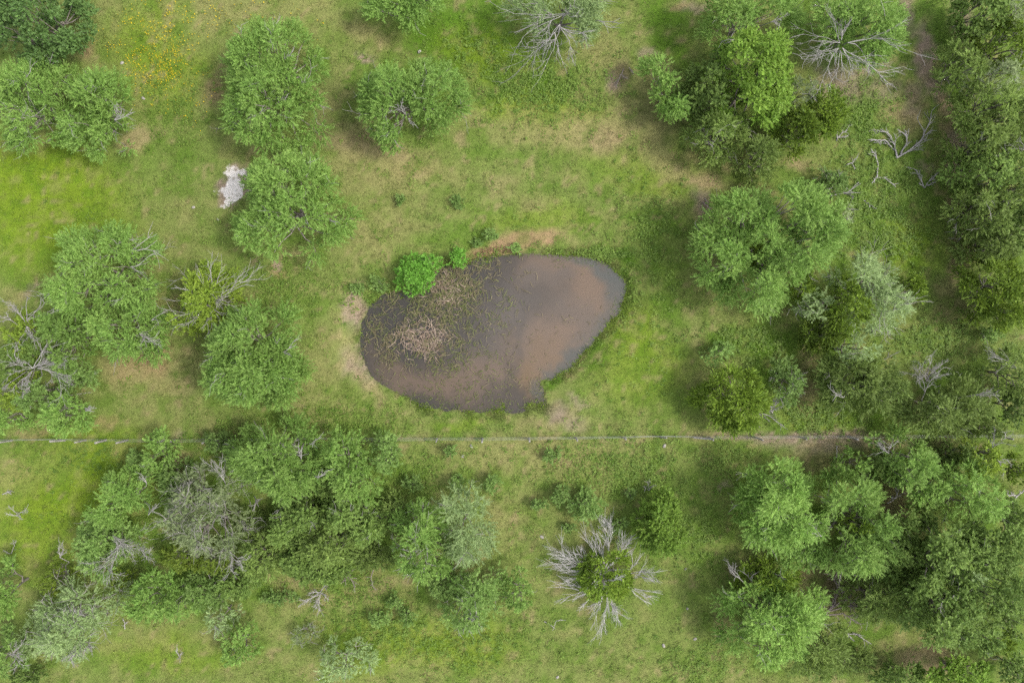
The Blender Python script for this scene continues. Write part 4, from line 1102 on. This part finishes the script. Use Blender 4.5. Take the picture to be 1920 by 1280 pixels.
def fallen(name, label, stems, twig=2, r=0.055, mat=None, z=0.15, spread=.6, kids=(3, 5), seed=1):
    rg = np.random.default_rng(seed)
    c = np.mean([at(*s_[0]) for s_ in stems], axis=0)
    c[2] = float(ground_z(c[0], c[1]))
    T = empty(name, c)
    tag(T, label, 'dead branch', 'dead wood lying on the pasture')
    for s_ in stems:
        P = np.array([at(q[0], q[1], z) - c for q in s_])
        P[:, 2] = z * np.linspace(0.5, 1.6, len(P)) + rg.normal(0, .03, len(P))
        # refine the drawn stem
        tt = np.linspace(0, len(P) - 1, (len(P) - 1) * 4 + 1)
        Q = np.stack([np.interp(tt, np.arange(len(P)), P[:, k]) for k in range(3)], -1) + rg.normal(0, .018, (len(tt), 3))
        ln = [(Q, np.linspace(r, r * 0.45, len(Q)))]
        if twig > 0:
            Ls = np.linalg.norm(P[-1] - P[0])
            for k in range(rg.integers(kids[0], kids[1] + 1) + len(P)):
                i = rg.integers(len(Q) // 4, len(Q) - 1)
                d = Q[i + 1] - Q[i - 1]
                d /= np.linalg.norm(d)
                pp = rg.normal(0, 1, 3) * (1, 1, .35)
                grow(rg, Q[i], d + pp * spread * .8, Ls * rg.uniform(.18, .4), r * .5, twig - 1, ln, spread, .2, (2, 4), flat=True)
        v, fq = tubes(ln, 5)
        mesh_obj('stem', v, fq, mat or M_DEAD, T)
    return T


fallen('fallen_limb', 'V shaped fallen grey limb on the grass by the eastern trail', [[(1683, 296), (1678, 272), (1668, 252), (1650, 243)], [(1683, 296), (1705, 282), (1728, 262), (1740, 232)], [(1680, 280), (1660, 262), (1638, 264)], [(1690, 290), (1700, 268), (1696, 248)]], 2, .06, seed=2)
fallen('fallen_limb', 'curved fallen branch with two prongs left of the V shaped limb', [[(1644, 335), (1648, 310), (1640, 290), (1632, 280)], [(1644, 332), (1660, 335), (1678, 350)], [(1644, 332), (1634, 345)]], 1, .05, seed=3, kids=(1, 2))
fallen('fallen_branch', 'short crooked grey branch lying above the bluish shrub', [[(1585, 311), (1598, 304), (1607, 293)], [(1598, 304), (1602, 318)]], 1, .04, seed=4, kids=(1, 2))
fallen('fallen_branch', 'crooked grey branch lying over the low bluish shrub', [[(1552, 366), (1575, 362), (1590, 360), (1603, 345)], [(1590, 360), (1594, 372)]], 1, .045, seed=5, z=.9, kids=(1, 2))
fallen('fallen_branch', 'small twig on the low bluish shrub', [[(1560, 322), (1566, 328), (1564, 336)]], 1, .03, seed=6, z=1.0, kids=(1, 2))
fallen('brush_pile', 'pile of grey dead twigs on the grass beside the trail', [[(1735, 352), (1742, 338), (1755, 328)], [(1735, 352), (1725, 335), (1715, 318)], [(1738, 348), (1752, 342)], [(1735, 350), (1720, 345)]], 2, .04, seed=7)
fallen('brush_pile', 'small pale brush pile right of the compact bright juniper', [[(1570, 262), (1578, 250), (1588, 244)], [(1570, 262), (1565, 245)], [(1572, 258), (1590, 256)]], 2, .035, seed=8)
fallen('fallen_branch', 'thin forked stick beside the trail at the eastern wood', [[(1793, 250), (1800, 238), (1803, 230)], [(1798, 240), (1794, 230)]], 1, .03, seed=9, kids=(1, 2))
fallen('fallen_branch', 'faint grey sticks right of the silvery grey shrub', [[(1620, 375), (1632, 382), (1642, 392)], [(1632, 382), (1628, 390)]], 1, .03, seed=10, kids=(1, 2))
fallen('brush_pile', 'purplish brown heap of dead brush left of the largest mesquite', [[(1318, 378), (1328, 390), (1338, 402)], [(1322, 372), (1330, 385)], [(1315, 385), (1324, 400)]], 2, .03, M_BROWN, seed=11)
fallen('brush_pile', 'grey brown brush heap left of the narrow mesquite', [[(1170, 128), (1162, 145), (1155, 165)], [(1180, 125), (1188, 140)], [(1165, 140), (1178, 150)]], 2, .025, M_BROWN, seed=12)
fallen('brush_pile', 'grey dead brush at the right side of the lone rounded juniper', [[(1450, 775), (1455, 755), (1470, 735)], [(1450, 775), (1440, 752)], [(1452, 765), (1478, 730)], [(1450, 770), (1462, 760)], [(1448, 772), (1446, 745)]], 2, .035, seed=13, z=.7)
fallen('brush_pile', 'bundle of grey sticks below the lone rounded juniper near the fence', [[(1432, 775), (1450, 785), (1465, 797)], [(1415, 785), (1412, 800)], [(1415, 785), (1422, 800)], [(1415, 785), (1405, 798)], [(1425, 776), (1440, 788)]], 1, .03, seed=14, z=.5)
fallen('brush_pile', 'round heap of pinkish dead twigs beside the fence juniper', [[(1745, 715), (1740, 695), (1735, 678)], [(1745, 715), (1752, 692), (1760, 680)], [(1745, 715), (1722, 700)], [(1745, 715), (1765, 700)], [(1745, 712), (1745, 685)]], 2, .035, seed=15, z=.9)
fallen('fallen_branch', 'thin crooked twig on the grass above the pink twig heap', [[(1662, 675), (1670, 668), (1678, 660)], [(1670, 668), (1664, 660)]], 1, .03, seed=16, kids=(1, 2), z=.5)
fallen('fallen_limb', 'tall fan of fallen brown limbs near the bottom right', [[(1548, 1160), (1565, 1130), (1568, 1100), (1558, 1078)], [(1555, 1150), (1575, 1125), (1578, 1092)], [(1560, 1140), (1590, 1120), (1600, 1148)], [(1550, 1155), (1580, 1150), (1605, 1162)], [(1548, 1160), (1545, 1130), (1535, 1115)], [(1560, 1140), (1572, 1110), (1563, 1085)], [(1550, 1150), (1585, 1135), (1602, 1130)]], 2, .055, M_BROWN, seed=17, z=.6)
fallen('fallen_branch', 'pale forked branch on the grass right of the feathery dark juniper', [[(1585, 1188), (1605, 1188), (1632, 1205)], [(1590, 1188), (1600, 1200)], [(1600, 1186), (1615, 1192)]], 1, .035, seed=18)
fallen('fallen_limb', 'snaking grey limb among shade above the largest dark elm', [[(1668, 945), (1680, 935), (1685, 920), (1674, 908), (1668, 896)], [(1680, 935), (1668, 930)], [(1674, 908), (1660, 900)]], 2, .045, seed=19, z=.4)
fallen('brush_pile', 'wispy dead brush below the dark bush south of the fence', [[(1640, 893), (1622, 896), (1612, 902)], [(1640, 893), (1634, 910)], [(1640, 893), (1628, 885)]], 2, .03, seed=20, z=.4)
fallen('fallen_branch', 'long thin bent stick in the pasture below the bare soil strip', [[(1570, 836), (1569, 855), (1558, 872)]], 0, .03, seed=21)
fallen('brush_pile', 'stump of dead grey limbs at the right edge', [[(1910, 930), (1892, 928), (1880, 925)], [(1910, 930), (1895, 938)], [(1910, 930), (1915, 915)]], 2, .05, seed=22, z=.4)
fallen('brush_pile', 'pale heap of dead brush below the south west thicket', [[(600, 1115), (585, 1120), (566, 1130)], [(600, 1110), (598, 1130), (600, 1142)], [(600, 1110), (612, 1090), (612, 1078)], [(600, 1112), (618, 1122)], [(600, 1112), (580, 1108)], [(598, 1112), (578, 1124)], [(602, 1112), (590, 1136)]], 2, .026, seed=23, z=.35, kids=(7, 10))
fallen('fallen_limb', 'reddish brown dead limbs right of the pale brush heap', [[(638, 1068), (655, 1080), (668, 1098)], [(655, 1080), (640, 1092)], [(645, 1072), (662, 1068)], [(698, 1070), (695, 1085), (702, 1098)]], 2, .03, M_BROWN, seed=24, z=.35)
fallen('brush_pile', 'dead twigs under grey mist of the dense fence mesquite', [[(470, 935), (480, 940), (485, 950)], [(535, 945), (528, 955)], [(478, 940), (490, 938)]], 1, .04, seed=25, z=1.6)
fallen('fallen_branch', 'bare branch reaching in from the left edge below the fence', [[(0, 928), (12, 922), (25, 920)], [(12, 922), (22, 926)]], 1, .03, seed=26)
fallen('brush_pile', 'thin grey twig bush at the left edge below the fence, upper', [[(28, 968), (40, 960), (55, 955)], [(28, 968), (15, 960)], [(30, 966), (45, 972)], [(28, 966), (25, 950)]], 2, .025, seed=27, z=.4)
fallen('brush_pile', 'thin grey twig bush at the left edge, lower', [[(15, 1040), (25, 1025), (32, 1015)], [(15, 1040), (8, 1030)]], 2, .025, seed=28, z=.4)
fallen('fallen_branch', 'small pale twig right of the pale twiggy mesquite', [[(232, 1180), (234, 1168), (230, 1160)], [(234, 1170), (240, 1164)]], 1, .03, seed=29, kids=(1, 2))
fallen('brush_pile', 'small whitish twig bush alone in the bottom left grass', [[(335, 1232), (330, 1220), (334, 1212)], [(335, 1232), (342, 1220)], [(335, 1230), (340, 1238)]], 2, .022, seed=30, z=.3)
fallen('fallen_branch', 'bent grey stick on the grass left of the skeleton juniper', [[(1020, 1165), (1038, 1175), (1043, 1162), (1052, 1160)], [(1038, 1175), (1036, 1180)]], 1, .025, seed=31, kids=(1, 2))
fallen('dead_shrub', 'small grey dead shrub above the bright rounded bush', [[(1218, 920), (1216, 908), (1212, 902)], [(1218, 920), (1224, 908)], [(1218, 920), (1208, 912)]], 2, .02, seed=32, z=.4)
fallen('dead_shrub', 'little pale dead twig tuft standing in the pond', [[(965, 608), (962, 600), (958, 595)], [(965, 608), (970, 600)], [(965, 606), (972, 606)]], 2, .012, seed=33, z=.05)
fallen('fallen_branch', 'thin bare stick pair below the round mesquite north of the pond', [[(711, 268), (710, 258), (710, 248)]], 0, .03, seed=34)

# ------------------------------------------------------------------ fence
fence = empty('wire_fence', at(960, 822))
tag(fence, 'long straight wire fence with grey wooden posts south of the pond', 'fence')
f0 = np.array(fence.location)
rf = np.random.default_rng(31)


def fence_y(px):
    return 826 - 9.5 * np.clip(px, -60, 2000) / 1920


tops = []
for px in [-70, 22, 120, 160, 198, 240, 330, 395, 480, 565, 650, 735, 820, 905, 992, 1080, 1170, 1240, 1330, 1415, 1500, 1590, 1680, 1770, 1870, 1965]:
    b_ = at(px, fence_y(px))
    b_[2] = float(ground_z(b_[0], b_[1]))
    hh = rf.uniform(1.05, 1.35)
    lean = rf.normal(0, 0.05, 2)
    r_ = rf.uniform(0.045, 0.07)
    zs = np.array((-0.2, 0.3, 0.7, 1.0)) * hh
    P = np.stack((b_[0] + lean[0] * zs, b_[1] + lean[1] * zs, b_[2] + zs), -1) - f0
    v, fq = tubes([(P, r_ * np.array((1.1, 1.0, 0.95, 0.9)))], 8)
    tip = P[-1] + (0, 0, 0.02)
    v = np.vstack((v, tip))
    cap = np.array([(24 + k, 24 + (k + 1) % 8, 32) for k in range(8)])
    mesh_obj('post', v, [fq, cap], M_TWIG, fence)
    tops.append((b_, lean, hh))
for px0, px1, zz in [(1288, 1330, (1.0, .1)), ]:
    p0, p1 = at(1330, fence_y(1330), 0) - f0, at(1300, fence_y(1300), 0) - f0
    p0[2], p1[2] = .95, .1
    v, fq = tubes([(np.array([p0, (p0 + p1) / 2, p1]), np.array((.05, .05, .05)))], 6)
    mesh_obj('brace', v, fq, M_DEAD, fence)
for zf in (.15, .40, .65, .92):
    pts = []
    for (b_, lean, hh), (b2, lean2, hh2) in zip(tops[:-1], tops[1:]):
        for s_ in (0, .5):
            q = (1 - s_) * (b_ + np.array((*lean, 1)) * zf * hh) + s_ * (b2 + np.array((*lean2, 1)) * zf * hh2)
            q = q - f0 + np.array((0, 0.085, -0.04 * (s_ > 0)))
            pts.append(q)
    v, fq = tubes([(np.array(pts), np.full(len(pts), 0.0045))], 4)
    mesh_obj('wire', v, fq, M_WIRE, fence)

# ------------------------------------------------------------------ pale limestone rocks
for i, (sx, sy, sz, lab) in enumerate([(268, 184, .16, 'white limestone rock near the yellow flowers'), (363, 389, .14, 'small white rock left of the pale soil patch'), (228, 118, .14, 'pale rock at the left of the yellow flower patch'),
                                       (447, 444, .15, 'pale rock in the shade beside the spreading mesquite'), (409, 412, .13, 'pale rock in the shade under the bare soil patch'), (786, 97, .16, 'pale rock above the round lone mesquite'),
                                       (868, 854, .15, 'white rock just south of the fence, lower of two'), (884, 836, .14, 'white rock just south of the fence, upper of two'), (1016, 1006, .17, 'white rock in open pasture left of the skeleton juniper'),
                                       (1244, 1209, .16, 'white rock in the bottom pasture right of centre'), (1246, 836, .16, 'flat pale rock below the fence by the brace post'), (1303, 1197, .14, 'white rock left of the bottom mesquite'),
                                       (1289, 1140, .13, 'small pale rock in shade left of the bottom mesquite'), (1045, 1268, .13, 'white rock near the bottom edge'), (1286, 1066, .12, 'small pale rock right of the skeleton juniper')]):
    rg = np.random.default_rng(400 + i)
    c = at(sx, sy)
    c[2] = float(ground_z(c[0], c[1]))
    V, nlat, nlon = [], 5, 9
    for a_ in range(nlat):
        ph = (a_ / (nlat - 1)) * math.pi * 0.62
        for k in range(nlon):
            t_ = 2 * math.pi * k / nlon
            r_ = sz * 0.7 * (1 + rg.normal(0, .14))
            V.append((r_ * 1.2 * math.sin(ph) * math.cos(t_), r_ * .85 * math.sin(ph) * math.sin(t_), r_ * .6 * math.cos(ph) + .02))
    V = np.array(V)
    F = np.array([(a_ * nlon + k, a_ * nlon + (k + 1) % nlon, (a_ + 1) * nlon + (k + 1) % nlon, (a_ + 1) * nlon + k) for a_ in range(nlat - 1) for k in range(nlon)])
    ob = mesh_obj('rock', V, F[:, ::-1], M_STONE)
    ob.location = [float(q) for q in c]
    ob.rotation_euler.z = rg.uniform(0, 3)
    tag(ob, lab, 'rock', 'white limestone rocks in the grass')
